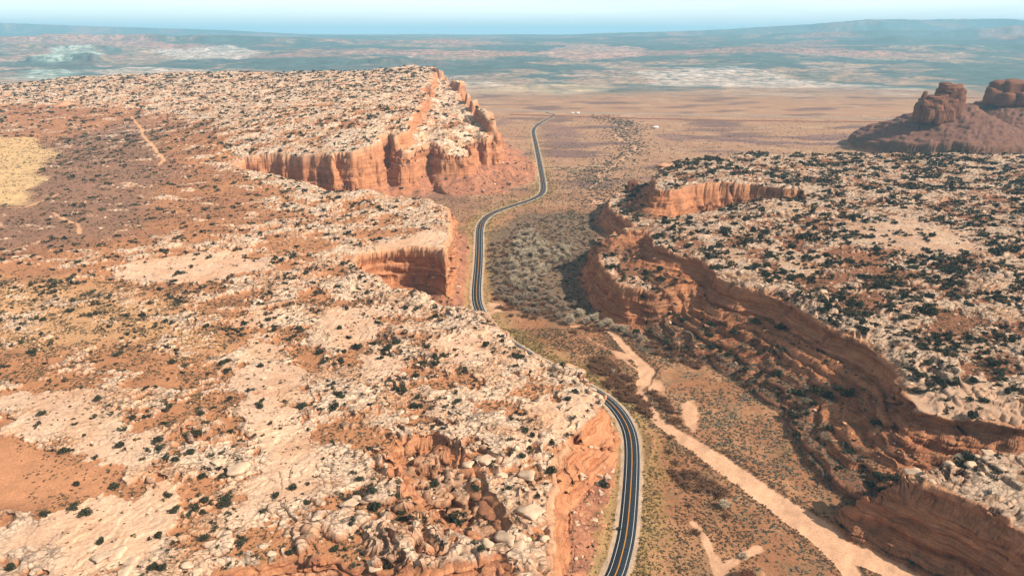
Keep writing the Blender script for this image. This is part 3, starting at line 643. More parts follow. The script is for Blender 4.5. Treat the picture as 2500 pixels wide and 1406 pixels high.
bp = node(t, 'ShaderNodeBump', Strength=.85, Distance=1.15); t.links.new(bn, bp.inputs['Height']); rg = node(t, 'ShaderNodeAttribute', attribute_name='Rough'); t.links.new(math_('MULTIPLY', rg.outputs['Fac'], .9), bp.inputs['Strength']); t.links.new(bp.outputs[0], b.inputs['Normal'])

verts = np.c_[gx2, gy2, gz2].astype(f32)
idx = np.arange(nr * nc, dtype=np.int32).reshape(nr, nc)
fq = np.stack([idx[:-1, :-1], idx[:-1, 1:], idx[1:, 1:], idx[1:, :-1]], -1).reshape(-1)
ground = link_mesh('ground', verts, fq, 4, MT)
set_col(ground.data, np.clip(colr, .02, .9), aux)
rgh = np.ones(N, f32); rgh[near] = (1 - .75 * T['sand']) * (1 - .6 * T['pink']) * (1 - .35 * T['pan']) * (.6 + .4 * np.clip(T['top'] + T['cliff'] + T['tal'], 0, 1))
ra = ground.data.attributes.new('Rough', 'FLOAT', 'POINT'); ra.data.foreach_set('value', rgh)
tag(ground, 'orange desert ground with sandstone mesas, cliffs, valley floor and far plain', 'ground', kind='structure')

# ------------------------------------------------------------------ roads
def simple_mat(name, colr_, rough=.9, n_scale=2.0, lo=.8, hi=1.15, vcol=None, trans=0, bump=0):
    global t
    m_, t, b_ = mat(name); b_.inputs['Roughness'].default_value = rough
    g_ = node(t, 'ShaderNodeTexCoord')
    f = rng(noise(n_scale, 4, .6, g_.outputs['Object']), .3, .7, lo, hi)
    s_ = node(t, 'ShaderNodeVectorMath', operation='SCALE'); t.links.new(f, s_.inputs['Scale'])
    if vcol: a_ = node(t, 'ShaderNodeAttribute', attribute_name=vcol); t.links.new(a_.outputs['Color'], s_.inputs[0])
    else: s_.inputs[0].default_value = colr_
    t.links.new(s_.outputs[0], b_.inputs['Base Color'])
    if bump:
        bp_ = node(t, 'ShaderNodeBump', Strength=.6, Distance=bump); t.links.new(noise(n_scale * 1.6, 6, .65, g_.outputs['Object']), bp_.inputs['Height']); t.links.new(bp_.outputs[0], b_.inputs['Normal'])
    return m_
ASPH = simple_mat('asphalt', (.018, .024, .032), .75, .3, .8, 1.25)
WHITE = simple_mat('white_paint', (.72, .74, .74), .6); ORANGE = simple_mat('yellow_paint', (.75, .33, .04), .6)
GREYR = simple_mat('old_asphalt', (.27, .24, .21), .9, .05); BALLAST = simple_mat('red_ballast', (.20, .085, .06), .9, .05)
def ribbon(name, line, sections, m_, parent=None):
    """sections: list of strips; each a list of (offset, z)"""
    p = np.asarray(line, float); d = np.gradient(p, axis=0); d /= np.hypot(d[:, 0], d[:, 1])[:, None]
    nrm = np.c_[d[:, 1], -d[:, 0]]; V = []; F = []; n = len(p); o0 = 0
    for sec in sections:
        k = len(sec)
        v = np.zeros((n, k, 3)); 
        for i, (o_, z_) in enumerate(sec): v[:, i, :2] = p + nrm * o_; v[:, i, 2] = z_
        V.append(v.reshape(-1, 3)); ii = np.arange(n * k).reshape(n, k) + o0; o0 += n * k
        F.append(np.stack([ii[:-1, :-1], ii[:-1, 1:], ii[1:, 1:], ii[1:, :-1]], -1).reshape(-1))
    return link_mesh(name, np.concatenate(V), np.concatenate(F), 4, m_, parent, smooth=False)
road = ribbon('road', ROAD, [[(-5.3, -.5), (-4.9, -.1), (0, -.04), (4.9, -.1), (5.3, -.5)]], ASPH)
tag(road, 'black two lane asphalt road winding through the canyon', 'road', kind='structure')
ribbon('edge_line', ROAD, [[(-3.48, -.045), (-3.3, -.04)]], WHITE, road); ribbon('edge_line', ROAD, [[(3.3, -.04), (3.48, -.045)]], WHITE, road)
ribbon('centre_line', ROAD, [[(-.25, -.015), (-.08, -.012)], [(.08, -.012), (.25, -.015)]], ORANGE, road)
def pl(px, z=0, step=12): return smooth_line([U(a, b, z)[:2] for a, b in px], step)
hw = ribbon('highway', pl([(900, 259), (1120, 266), (1250, 270), (1332, 273), (1450, 276.5), (1700, 280), (1950, 286), (2150, 291), (2350, 297)]), [[(-10, -1), (-7, 1.1), (7, 1.1), (10, -1)]], GREYR)
tag(hw, 'pale grey highway crossing the plain in the distance', 'highway', kind='structure')
rb = ribbon('railway_bank', pl([(1245, 281), (1400, 285), (1600, 292), (1850, 296.5), (2200, 299)]), [[(-7, -1), (-3, 2.4), (3, 2.4), (7, -1)]], BALLAST)
tag(rb, 'dark red railway embankment running parallel to the far highway', 'railway bank', kind='structure')

# ------------------------------------------------------------------ prototypes
rs = np.random.RandomState(11)
def ico(sub):
    import bmesh
    bm = bmesh.new(); bmesh.ops.create_icosphere(bm, subdivisions=sub, radius=1)
    v = np.array([q.co[:] for q in bm.verts], f32); f = np.array([[q.index for q in fc.verts] for fc in bm.faces], np.int32); bm.free(); return v, f
ICO = {k: ico(k) for k in (1, 2, 3, 4)}
def rock_proto(sub, seed, boxy=.5, flat=.62):
    v, f = ICO[sub]; r = np.random.RandomState(seed); v = v.copy()
    for _ in range(9):      # plane cuts give faceted blocks
        n_ = r.normal(size=3); n_ /= np.linalg.norm(n_); h_ = r.uniform(.55, .9)
        d_ = v @ n_; v -= np.outer(np.maximum(d_ - h_, 0) * boxy * 1.6, n_).astype(f32)
    v += (.07 * np.stack([pn(v[:, 0] * 2 + seed, v[:, 1] * 2 + v[:, 2], 5), pn(v[:, 1] * 2, v[:, 2] * 2 + seed, 6), pn(v[:, 2] * 2, v[:, 0] * 2 - seed, 7)], -1)).astype(f32)
    v += (.10 * v * pn(v[:, 0] * 1.3 + seed, v[:, 1] * 1.3, 12)[:, None]).astype(f32)
    if sub >= 3: v *= (1 + .09 * pn(v[:, 0] * 5 + seed, v[:, 1] * 5 + v[:, 2] * 4, 9))[:, None]
    v *= np.array([1, r.uniform(.65, .95), flat], f32)
    return v.astype(f32), f
def leaf_proto(n, seed, size, hgt=.9, shell=.55, up=0.0, lobes=6):
    """irregular crown out of small leaf-clump triangles gathered in uneven lobes"""
    r = np.random.RandomState(seed); V = []
    lc = r.normal(size=(lobes, 3)) * [.42, .42, .26]; lc[:, 2] = np.abs(lc[:, 2]) + .35; lr = r.uniform(.32, .6, lobes)
    for i in range(n):
        k = r.randint(lobes); d_ = r.normal(size=3); d_ /= np.linalg.norm(d_)
        c_ = lc[k] + d_ * lr[k] * (shell + (1 - shell) * r.rand()); c_[2] = max(c_[2], .03)
        a_ = r.normal(size=3); a_ /= np.linalg.norm(a_); b_ = np.cross(a_, r.normal(size=3)); b_ /= np.linalg.norm(b_) + 1e-6
        s_ = size * r.uniform(.6, 1.3)
        V += [c_ + a_ * s_, c_ - a_ * s_ * .6 + b_ * s_ * .8, c_ - a_ * s_ * .6 - b_ * s_ * .8]
    V = np.array(V, f32); V[:, 2] *= hgt; V[:, 2] = np.maximum(V[:, 2], -.05)
    return V, np.arange(len(V), dtype=np.int32).reshape(-1, 3)
def twig_proto(n, seed, spread=1.0, wid=.018, n_limb=9, up=.75):
    """bare fan-shaped crown: limbs that fork into many thin twigs"""
    r = np.random.RandomState(seed); V = []; F = []
    def blade(a_, b_, w0, w1):
        d_ = b_ - a_; s_ = np.cross(d_, r.normal(size=3)); s_ /= np.linalg.norm(s_) + 1e-6; i0 = len(V)
        V.extend([a_ - s_ * w0, a_ + s_ * w0, b_ + s_ * w1, b_ - s_ * w1]); F.extend([[i0, i0 + 1, i0 + 2], [i0, i0 + 2, i0 + 3]])
    for l in range(n_limb):
        an = l / n_limb * 2 * math.pi + r.uniform(-.4, .4); tilt = r.uniform(.12, .95) * spread
        d_ = np.array([math.sin(tilt) * math.cos(an), math.sin(tilt) * math.sin(an), math.cos(tilt)])
        p0 = np.array([0, 0, .12]); ln = r.uniform(.38, .95); p1 = p0 + d_ * ln
        blade(p0, p1, .022, .008); blade(p0, p1, .022, .008)
        for k in range(n // n_limb):
            f_ = r.uniform(.3, 1); q0 = p0 + d_ * ln * f_
            e_ = d_ + r.normal(size=3) * .62 + [0, 0, up * .5]; e_ /= np.linalg.norm(e_); q1 = q0 + e_ * r.uniform(.16, .42)
            blade(q0, q1, wid * 1.7, wid * .8)
            for _ in range(2):
                e2 = e_ + r.normal(size=3) * .5; e2 /= np.linalg.norm(e2); qm = q0 + (q1 - q0) * r.uniform(.4, .9); blade(qm, qm + e2 * r.uniform(.12, .34), wid * 1.3, wid * .7)
    return np.array(V, f32), np.array(F, np.int32)
def trunk_proto(h=.45, r0=.06, seed=0):
    r = np.random.RandomState(seed); V = []; F = []
    def tube(a_, b_, ra, rb_, k=6):
        i0 = len(V); d_ = b_ - a_; d_ = d_ / np.linalg.norm(d_); s_ = np.cross(d_, [.3, .9, .1]); s_ /= np.linalg.norm(s_); u_ = np.cross(d_, s_)
        for P_, R_ in ((a_, ra), (b_, rb_)):
            for j in range(k): V.append(P_ + R_ * (math.cos(2 * math.pi * j / k) * s_ + math.sin(2 * math.pi * j / k) * u_))
        for j in range(k): F.extend([[i0 + j, i0 + (j + 1) % k, i0 + k + (j + 1) % k], [i0 + j, i0 + k + (j + 1) % k, i0 + k + j]])
    b_ = np.array([r.uniform(-.04, .04), r.uniform(-.04, .04), h]); tube(np.array([0, 0, -.06]), b_, r0, r0 * .7)
    for l in range(4):
        an = l * 1.6 + r.uniform(0, .6); e_ = b_ + np.array([math.cos(an) * .25, math.sin(an) * .25, .22 + r.uniform(0, .12)]); tube(b_, e_, r0 * .55, r0 * .2)
    return np.array(V, f32), np.array(F, np.int32)
def pmesh(name, vf, m_, smooth=False):
    v, f = vf; o = link_mesh(name, v, f.ravel(), 3, m_, None, smooth); me = o.data; D.objects.remove(o); return me
def bake(name, protos, which, pos, sc, rot, m_, cols=None, smooth=False):
    VV, FF, CC = [], [], []; o0 = 0
    for k, (v, f) in enumerate(protos):
        s = which == k; n_ = int(s.sum())
        if not n_: continue
        cs, sn = np.cos(rot[s])[:, None], np.sin(rot[s])[:, None]
        w = v[None] * sc[s][:, None, :]
        o = np.stack([w[..., 0] * cs - w[..., 1] * sn, w[..., 0] * sn + w[..., 1] * cs, w[..., 2]], -1) + pos[s][:, None, :]
        VV.append(o.reshape(-1, 3)); FF.append((f[None] + (np.arange(n_, dtype=np.int32) * len(v))[:, None, None] + o0).reshape(-1)); o0 += n_ * len(v)
        if cols is not None: CC.append(np.repeat(cols[s], len(v), 0))
    o = link_mesh(name, np.concatenate(VV), np.concatenate(FF), 3, m_, None, smooth)
    if cols is not None: set_col(o.data, np.concatenate(CC))
    return o

JUN = simple_mat('juniper_green', (.044, .044, .022), .9, 1.5, .6, 1.5); BARK = simple_mat('bark', (.20, .15, .11), .95, 3)
BRUSH = simple_mat('brush', None, .95, .7, .75, 1.3, vcol='Col'); TWIG = simple_mat('pale_twigs', (.54, .45, .33), .9, .5, .75, 1.2)
TWIGD = simple_mat('grey_twigs', (.32, .245, .18), .9, .5, .75, 1.2); WILLOW = simple_mat('red_brown_twigs', (.20, .105, .058), .95, .5, .7, 1.3)
ROCKP = simple_mat('pale_boulder', (.54, .385, .265), .9, .9, .66, 1.18, bump=.7); ROCKO = simple_mat('orange_boulder', (.50, .25, .145), .9, .8, .75, 1.15, bump=.35)
ROCKS = simple_mat('rock_debris', None, .9, .6, .8, 1.15, vcol='Col')

# ------------------------------------------------------------------ scatter candidates over the land
def sample(n, y0, y1, seed):
    r = np.random.RandomState(seed); y = np.sqrt(r.uniform(y0 ** 2, y1 ** 2, n)); tt = r.uniform(-.84, .84, n)
    return (y * tt).astype(f32), y.astype(f32)
def place_name(px, py):
    """where a thing stands, in words that can be found in the photograph"""
    h = 'far left' if px < 330 else 'left' if px < 760 else 'centre left' if px < 1180 else 'centre' if px < 1560 else 'centre right' if px < 1950 else 'right' if px < 2250 else 'far right'
    v = 'along the bottom edge' if py > 1270 else 'in the lower part' if py > 1050 else 'below the middle' if py > 830 else 'at mid height' if py > 600 else 'above the middle'
    return v, h

ORD = ['nearest', 'second nearest', 'third nearest', 'fourth nearest', 'fifth nearest', 'sixth nearest'] + [f'{i}th nearest' for i in range(7, 60)]
MARKS = [(578, 1140, 'broad dome boulder'), (990, 1030, 'cracked block cluster'), (1110, 1285, 'bottom hollow'), (280, 1270, 'big lower left pan'), (60, 1150, 'orange sand bowl'), (470, 650, 'long white rock pan'), (150, 1010, 'pinkish rock pan'),
    (860, 790, 'pale rimside sheet'), (1110, 860, 'white roadside patch'), (1480, 1000, 'roadside cliff point'), (930, 1390, 'bottom edge boulder'), (300, 1380, 'lower left boulder row'), (640, 1100, 'pale left drainage'), (985, 640, 'striped alcove'),
    (1100, 490, 'promontory corner'), (1330, 1170, 'boulder pile cliff'), (735, 995, 'widest plateau juniper'), (80, 750, 'yellowish left flat'), (300, 900, 'shrubby flat, left middle'), (1450, 1190, 'roadside boulder pile'), (1840, 1390, 'rock knob at the bottom'), (2200, 600, 'smooth right mesa pan'),
    (2350, 1000, 'white amphitheatre slabs'), (2190, 920, 'overhang of the amphitheatre'), (2010, 720, 'right rim boulders'), (1580, 560, 'right mesa capstone tip'), (1955, 478, 'dark side canyon cave'), (1700, 420, 'right mesa far corner'), (2420, 860, 'dark right edge flat'), (2460, 660, 'upper right mesa edge'),
    (1900, 930, 'amphitheatre floor'), (1560, 740, 'rounded rock nose'), (2300, 1150, 'lower right mesa'), (2060, 1030, 'amphitheatre foot'), (1760, 650, 'bend of the right rim'), (2150, 780, 'right mesa red flat'), (2350, 1330, 'lower right mesa foot'), (1800, 560, 'right mesa middle')]
_used = {}
def land(px, py, cat):
    d = [math.hypot(px - a, (py - b) * 1.3) for a, b, _ in MARKS]; i = int(np.argmin(d)); a, b, nm = MARKS[i]
    dx, dy = px - a, (py - b) * 1.3
    w = 'at' if d[i] < 14 else ('right of' if dx > 0 else 'left of') if abs(dx) > abs(dy) * 1.4 else ('below' if dy > 0 else 'above') if abs(dy) > abs(dx) * 1.4 else ('lower ' if dy > 0 else 'upper ') + ('right of' if dx > 0 else 'left of')
    return w, nm, d[i]
def rank_labels(items):
    """items: (key index, px, py, adjective, cat) -> label singling each out by its nearest landmark, side and order of distance"""
    g = {}
    for k, px, py, adj, cat in items:
        w, nm, d = land(px, py, cat); g.setdefault((cat, w, nm), []).append((d, k, adj))
    out_ = {}
    for (cat, w, nm), L_ in g.items():
        for n_, (d, k, adj) in enumerate(sorted(L_)): out_[k] = f'{adj} {cat} {w} the {nm}' + (f', {ORD[n_]} to it' if len(L_) > 1 else '')
    return out_
# --- junipers
jx, jy = [], []
for n_, a_, b_, s_ in ((16000, 235, 700, 1), (42000, 700, 1500, 2), (60000, 1500, 2700, 3)):
    p_, q_ = sample(n_, a_, b_, s_); jx.append(p_); jy.append(q_)
jx = np.concatenate(jx); jy = np.concatenate(jy)
J = terrain(jx, jy); jz = J['z']
clump = fbm(jx, jy, 45, 3, 201) + .6 * fbm(jx, jy, 14, 2, 203)
right_ = jx > np.interp(jy, [0, 400, 700, 1200, 3000], [150, 120, 60, 60, 60])
onrock = J['rock']
dens = np.where(right_, 1.25, .42) * (.28 + 1.8 * clump) * (1 - .62 * onrock) * J['top'] + .12 * J['top']
dens = np.where(jy > 1500, dens * 1.3, dens) * (1 + .9 * (1 - J['crack'])) * np.where(right_, 1.35, 1)
dens *= (1 - .85 * J['pan']) * (1 - J['pink'])
dens *= 1 - .55 * J['soilz'] * (~right_)
dens = np.where(J['top'] < .5, 0, dens)
dens = np.where(J['cliff'] > .3, 0, dens)
# a few dark bushes on rubble slopes and benches
dens = np.where((J['tal'] > .5) & (J['top'] < .2) & (jz > 1.5), np.where(right_, .16 + .4 * J['sps'], .05), dens)
vall = (J['top'] < .1) & (J['tal'] < .4) & (J['cliff'] < .1)
am_ = area([(1640, 800), (1900, 860), (2060, 940), (2140, 1010), (2120, 1110), (2000, 1090), (1980, 960), (1700, 840)], 2, jx, jy, 6, 8, 30)
dens = np.where(vall, am_ * .85, dens)
dens = np.where((J['path'] > .2) | (J['rd'] < 12) | (J['sand'] > .2) | (J['cliff'] > .3), 0, dens)
keep = np.random.RandomState(4).rand(len(jx)) < dens
jx, jy, jz = jx[keep], jy[keep], jz[keep]; jr_side = right_[keep]; jrock = J['rock'][keep]
r4 = np.random.RandomState(6)
jr = np.clip(r4.lognormal(.25, .55, len(jx)), .7, 3.2) * .9 * np.where(jr_side, 1.34, 1.0) * np.interp(jy, [300, 1000, 2500], [1, 1.25, 1.9])
# trees the photo shows clearly (pixel, ground height, radius)
HERO = [(735, 995, 43, 4.6), (1110, 1285, 31, 5.2), (1165, 1225, 31, 3.2), (1085, 880, 42, 2.6), (845, 757, 46, 2.8), (655, 782, 47, 3.2), (640, 895, 45, 3.0), (560, 903, 45, 3.2), (1015, 765, 45, 2.8), (440, 672, 50, 4), (225, 675, 50, 3.2), (425, 690, 49, 3), (35, 1392, 45, 3.4), (210, 1262, 45, 3.2), (185, 1250, 45, 3.0),
        (110, 1262, 45, 2.4), (550, 1220, 43, 3.2), (500, 1165, 44, 2.6), (505, 1225, 43, 2.8), (280, 1195, 44, 2.8), (395, 1312, 43, 2.8), (680, 1208, 43, 2.6), (750, 1222, 43, 2.8), (715, 1190, 43, 2.4), (460, 1262, 43, 2.6), (420, 885, 46, 2.6), (700, 780, 46, 2), (890, 700, 47, 2), (130, 660, 51, 2), (950, 860, 43, 3.4), (300, 1100, 44, 2.6),
        (1300, 1082, 40, 2.2), (1345, 1085, 40, 2.2), (1405, 965, 40, 2.2), (840, 860, 44, 2.6), (490, 1015, 44, 2.6), (640, 1000, 43, 3), (170, 755, 49, 3.4), (80, 855, 47, 3.4), (100, 775, 49, 3), (190, 1195, 44, 2.4), (1510, 1292, 0, 1.5),
        (1850, 905, 2, 3.4), (2035, 1005, 3, 3.2), (2175, 755, 53, 4), (2340, 740, 54, 4), (1890, 940, 3, 4.2), (1755, 875, 3, 3), (2060, 1015, 4, 4)]
hx = np.array([U(a, b, c_)[0] for a, b, c_, _ in HERO], f32); hy = np.array([U(a, b, c_)[1] for a, b, c_, _ in HERO], f32)
hz = terrain(hx, hy)['z']; nh = len(HERO)
far_enough = np.ones(len(jx), bool)
for i in range(nh): far_enough &= (jx - hx[i]) ** 2 + (jy - hy[i]) ** 2 > (HERO[i][3] * 1.1) ** 2
jx = np.r_[hx, jx[far_enough]]; jy = np.r_[hy, jy[far_enough]]; jz = np.r_[hz, jz[far_enough]]; jr = np.r_[[h[3] for h in HERO], jr[far_enough]]; jrock = np.r_[np.zeros(nh), jrock[far_enough]]
# hidden from the photo's side? step a ray back to the camera through the terrain
def visible(x, y, z):
    n_ = len(x); vis = np.ones(n_, bool); fr = np.r_[.62, .7, .77, .83, .875, .91, .94, .96, .975, .985, .993]
    gX = (x[:, None] * fr).ravel(); gY = (y[:, None] * fr).ravel(); gZ = (CAMH + (z[:, None] - CAMH) * fr).ravel()
    # nearest grid height
    ri = np.clip(np.searchsorted(rows, gY), 0, nr - 1); ci = np.clip(np.searchsorted(tcol, gX / np.maximum(gY, 1)), 0, nc - 1)
    hgt = gz2.reshape(nr, nc)[ri, ci]
    return ~((hgt > gZ + 1.5).reshape(n_, -1).any(1))
ppx, ppy = P(jx, jy, jz)
inframe = (ppx > -250) & (ppx < 2750) & (ppy < 1500)
vis = visible(jx, jy, jz + 1.2)
sel = inframe & (vis | (np.arange(len(jx)) % 3 == 0)); sel[:nh] = True
vis = vis[sel]; jx, jy, jz, jr, jrock, ppx, ppy = (a[sel] for a in (jx, jy, jz, jr, jrock, ppx, ppy))
dist = np.sqrt(jx ** 2 + jy ** 2 + (jz - CAMH) ** 2); app = jr / dist * ((ppx > 5) & (ppx < 2495) & (ppy < 1400) & vis)
app[:nh] += 1
order = np.argsort(-app); ind = order[:295]; rest = np.setdiff1d(np.arange(len(jx)), ind)
print('junipers', len(jx))
crowns = [pmesh('crown', leaf_proto(620, 40 + i, .15, [.95, .8, 1.1, .85, 1.0][i], .62, lobes=[6, 5, 4, 7, 6][i]), JUN) for i in range(5)]
trunks = [pmesh('trunk', trunk_proto(.4, .07, i), BARK) for i in range(2)]
def copy_thing(kind, cr, tr, loc, s, rz, label, cat, group):
    e = D.objects.new(kind, None); COL.objects.link(e); e.location = loc; e.rotation_euler = (0, 0, rz); e.scale = s; e.empty_display_size = .5
    if tr is not None: o = D.objects.new('trunk', tr); COL.objects.link(o); o.parent = e
    o = D.objects.new('crown', cr); COL.objects.link(o); o.parent = e
    tag(e, label, cat, group); return e
LBJ = rank_labels([(int(i), ppx[i], ppy[i], 'big dark' if jr[i] > 2.8 else 'medium dark' if jr[i] > 1.9 else 'small dark', 'juniper') for i in ind])
for k, i in enumerate(ind):
    if (abs(ppx[i] - 1510) < 4 and abs(ppy[i] - 1292) < 12): lb = 'lone dark round bush on the gravel at the left edge of the road'
    elif i == 0: lb = 'big spreading juniper in the foreground plateau, widest dark tree there'
    elif i == 1: lb = 'big juniper down inside the rocky hollow near the bottom'
    else: lb = LBJ[int(i)]
    s_ = float(jr[i])
    copy_thing('juniper', crowns[k % 5], trunks[k % 2], (float(jx[i]), float(jy[i]), float(jz[i]) - .15), (s_, s_, s_ * (1 + .25 * math.sin(k * 7.1))), (k * 2.4) % 6.28, lb, 'juniper', 'junipers scattered over the desert')
jp = [leaf_proto(n_, 60 + i, sz, .9, .6, lobes=5) for i, (n_, sz) in enumerate([(70, .34), (70, .34), (26, .5), (26, .5)])]
d_r = dist[rest]; wh = np.where(d_r < 900, rest % 2, 2 + rest % 2)
rr = jr[rest][:, None] * np.c_[np.ones(len(rest)), np.ones(len(rest)), r4.uniform(.75, 1.1, len(rest))]
cj = np.array((.046, .043, .024))[None] * r4.uniform(.6, 1.35, (len(rest), 1)) * np.where(r4.rand(len(rest), 1) < .25, np.array([[1.9, 1.35, 1.15]]), np.array([[1., 1., 1.]]))
o = bake('juniper_scrub', jp, wh, np.c_[jx, jy, jz - .1][rest].astype(f32), rr.astype(f32), r4.uniform(0, 6.28, len(rest)).astype(f32), BRUSH, cj)
tag(o, 'countless small dark junipers dotting the mesas out to the distance', 'shrubs', kind='stuff')

# --- low brush: sage, grass tufts
def brush(n_, a_, b_, seed):
    x, y = sample(n_, a_, b_, seed); Q = terrain(x, y); z = Q['z']
    px_, py_ = P(x, y, z); r = np.random.RandomState(seed + 1)
    cl = fbm(x, y, 18, 3, 211); big = fbm(x, y, 60, 3, 213)
    d = np.where(Q['top'] > .5, (.34 + .8 * cl) * (1 - .72 * Q['rock']) * (1 - .8 * Q['pan']) * (1 - .6 * Q['pink']), 0)
    val = (Q['top'] < .1) & (Q['cliff'] < .1)
    d = np.where(val & (Q['tal'] < .4), .40 + .7 * big + .35 * cl + .7 * ss(24, 12, Q['rd']) * (x < 95), d)
    wde = ss(9, 2, Q['wd']) * val; d = d + .55 * wde * (y > 240)
    d = np.where((Q['top'] < .1) & (Q['tal'] >= .4), .16 + .5 * Q['sps'], d)
    d = np.where((Q['rd'] < 7.8) | (Q['sand'] > .25) | (Q['cliff'] > .3) | (Q['path'] > .3), 0, d)
    k = (r.rand(n_) < d) & (px_ > -200) & (px_ < 2700) & (py_ < 1480) & (r.rand(n_) < np.interp(y, [1500, 2500], [1, .25]))
    x, y, z = x[k], y[k], z[k]; n2_ = len(x); top_ = Q['top'][k]; rd_ = Q['rd'][k]
    side_ = x > np.interp(y, [200, 400, 500, 700], [150, 130, 120, 60])
    u = r.rand(n2_)[:, None]
    A_ = np.array([[.10, .07, .042]]); B_ = np.array([[.17, .11, .055]]); C_ = np.array([[.07, .062, .038]]); S_ = np.array([[.11, .12, .095]]); O_ = np.array([[.22, .16, .05]])
    c_ = np.where(u < .4, A_, np.where(u < .7, B_, C_))
    c_ = np.where((top_ < .1)[:, None] & side_[:, None] & (u < .55), S_, c_)
    c_ = np.where((rd_ < 28)[:, None] & (top_ < .1)[:, None] & (u < .55), O_, c_)
    c_ = np.where((wde[k] > .3)[:, None] & (u < .8), np.array([[.13, .085, .05]]), c_)
    c_ = c_ * r.uniform(.7, 1.3, (n2_, 1))
    s = r.uniform(.4, 1.1, n2_) * np.interp(y, [300, 700, 1600], [1, 1.35, 2.2])
    return x, y, z, s, c_
BX = [brush(180000, 235, 620, 21), brush(150000, 620, 1500, 23), brush(60000, 1500, 2500, 25)]
x, y, z, s, c_ = (np.concatenate([b_[i] for b_ in BX]) for i in range(5))
print('brush', len(x))
bp_ = [leaf_proto(12, 80, .5, .75, .5, lobes=3), leaf_proto(12, 81, .55, .6, .5, lobes=3), leaf_proto(9, 82, .6, .7, .4, lobes=2)]
o = bake('sagebrush', bp_, np.arange(len(x)) % 3, np.c_[x, y, z - .05].astype(f32), np.c_[s, s, s * .8].astype(f32), (np.arange(len(x)) * 1.7 % 6.28).astype(f32), BRUSH, c_)
tag(o, 'sagebrush and dry grass tufts covering the soil everywhere', 'sagebrush', kind='stuff')

# --- cottonwoods (bare, pale) on the canyon floor
tw = [pmesh('crown', twig_proto(520, 300 + i, 1.0, .013, 13), TWIG) for i in range(3)] + [pmesh('crown', twig_proto(520, 310 + i, 1.0, .013, 13), TWIGD) for i in range(3)]
ct = pmesh('trunk', trunk_proto(.22, .035, 5), BARK)
def join2(a, b): return np.concatenate([a[0], b[0]]), np.concatenate([a[1], b[1] + len(a[0])])
wp = [pmesh('crown', join2(twig_proto(260, 320 + i, 1.25, .022, 13, 1.0), leaf_proto(520, 330 + i, .075, 1.0, .35, lobes=8)), WILLOW) for i in range(3)]
def thicket(pts, n_, seed, mind):
    w_ = [U(a, b, 0)[:2] for a, b in pts]; r = np.random.RandomState(seed); xs = [p[0] for p in w_]; ys = [p[1] for p in w_]; out_ = []
    for _ in range(n_ * 60):
        x_, y_ = r.uniform(min(xs), max(xs)), r.uniform(min(ys), max(ys))
        if poly_sd(w_, np.array([x_], f32), np.array([y_], f32))[0] > 0 and all((x_ - a) ** 2 + (y_ - b) ** 2 > mind ** 2 for a, b in out_):
            out_.append((x_, y_))
            if len(out_) >= n_: break
    return out_
def gz_at(pts):
    a = np.array(pts, f32); return terrain(a[:, 0], a[:, 1])['z']
def trees(kind, places, meshes, tr, rmin, rmax, lab, cat, group, seed, asp=1.0):
    if not places: return
    z_ = gz_at(places); r = np.random.RandomState(seed)
    places = [p_ for _, p_ in sorted((float(P(a_, b_, 0)[0]), (a_, b_)) for a_, b_ in places)]; z_ = gz_at(places)
    for k, ((x_, y_), zz_) in enumerate(zip(places, z_)):
        R_ = r.uniform(rmin, rmax) * (1.3 if kind == 'willow_bush' else 1.08); a_, b_ = P(x_, y_, zz_)
        copy_thing(kind, meshes[k % len(meshes)], tr, (x_, y_, float(zz_) - .2), (R_, R_, R_ * asp), r.uniform(0, 6.28), lab(float(a_), float(b_), R_, k), cat, group)
OL = ['leftmost', 'second from left', 'third from left', 'fourth from left', 'fifth from left', 'sixth from left'] + [f'{i}th from left' for i in range(7, 120)]
def posword(a_, b_, n_=25):
    return ('nearest' if b_ > 735 else 'near' if b_ > 690 else 'middle' if b_ > 640 else 'far') + ' end of it, ' + ('road side' if a_ < 1270 else 'cliff side' if a_ > 1350 else 'middle')
trees('cottonwood', thicket([(1262, 575), (1300, 565), (1330, 590), (1345, 640), (1330, 700), (1280, 720), (1240, 690), (1240, 640), (1250, 600)], 85, 1, 4.7), tw[:3], ct, 3.2, 7.8,
      lambda a, b, R, k: f'pale bare cottonwood in the thicket between road and cliff, {OL[k]}', 'cottonwood', 'bare cottonwoods in the valley thicket', 1, .9)
trees('cottonwood', thicket([(1195, 635), (1245, 630), (1300, 700), (1380, 740), (1390, 780), (1290, 770), (1205, 720)], 75, 2, 5), tw[3:], ct, 3, 7,
      lambda a, b, R, k: f'dull grey-brown bare cottonwood on the near side of the thicket, {OL[k]}', 'cottonwood', 'grey cottonwoods on the near side of the thicket', 2, .8)
trees('cottonwood', thicket([(1330, 600), (1400, 590), (1410, 625), (1360, 660), (1340, 640)], 26, 3, 5.2), tw[:2] + tw[3:4], ct, 3.5, 7,
      lambda a, b, R, k: f'pale bare cottonwood at the shaded cliff side of the thicket, {OL[k]}', 'cottonwood', 'cottonwoods towards the shaded cliff', 3, .8)
L5 = [(1392, 785, 9.5), (1415, 765, 8), (1432, 782, 7), (1450, 775, 7.5), (1468, 790, 6.5), (1485, 788, 6.5), (1502, 798, 6), (1520, 800, 6.5), (1535, 812, 5), (1552, 818, 5), (1565, 826, 4.5), (1405, 742, 6), (1430, 750, 5.5)]
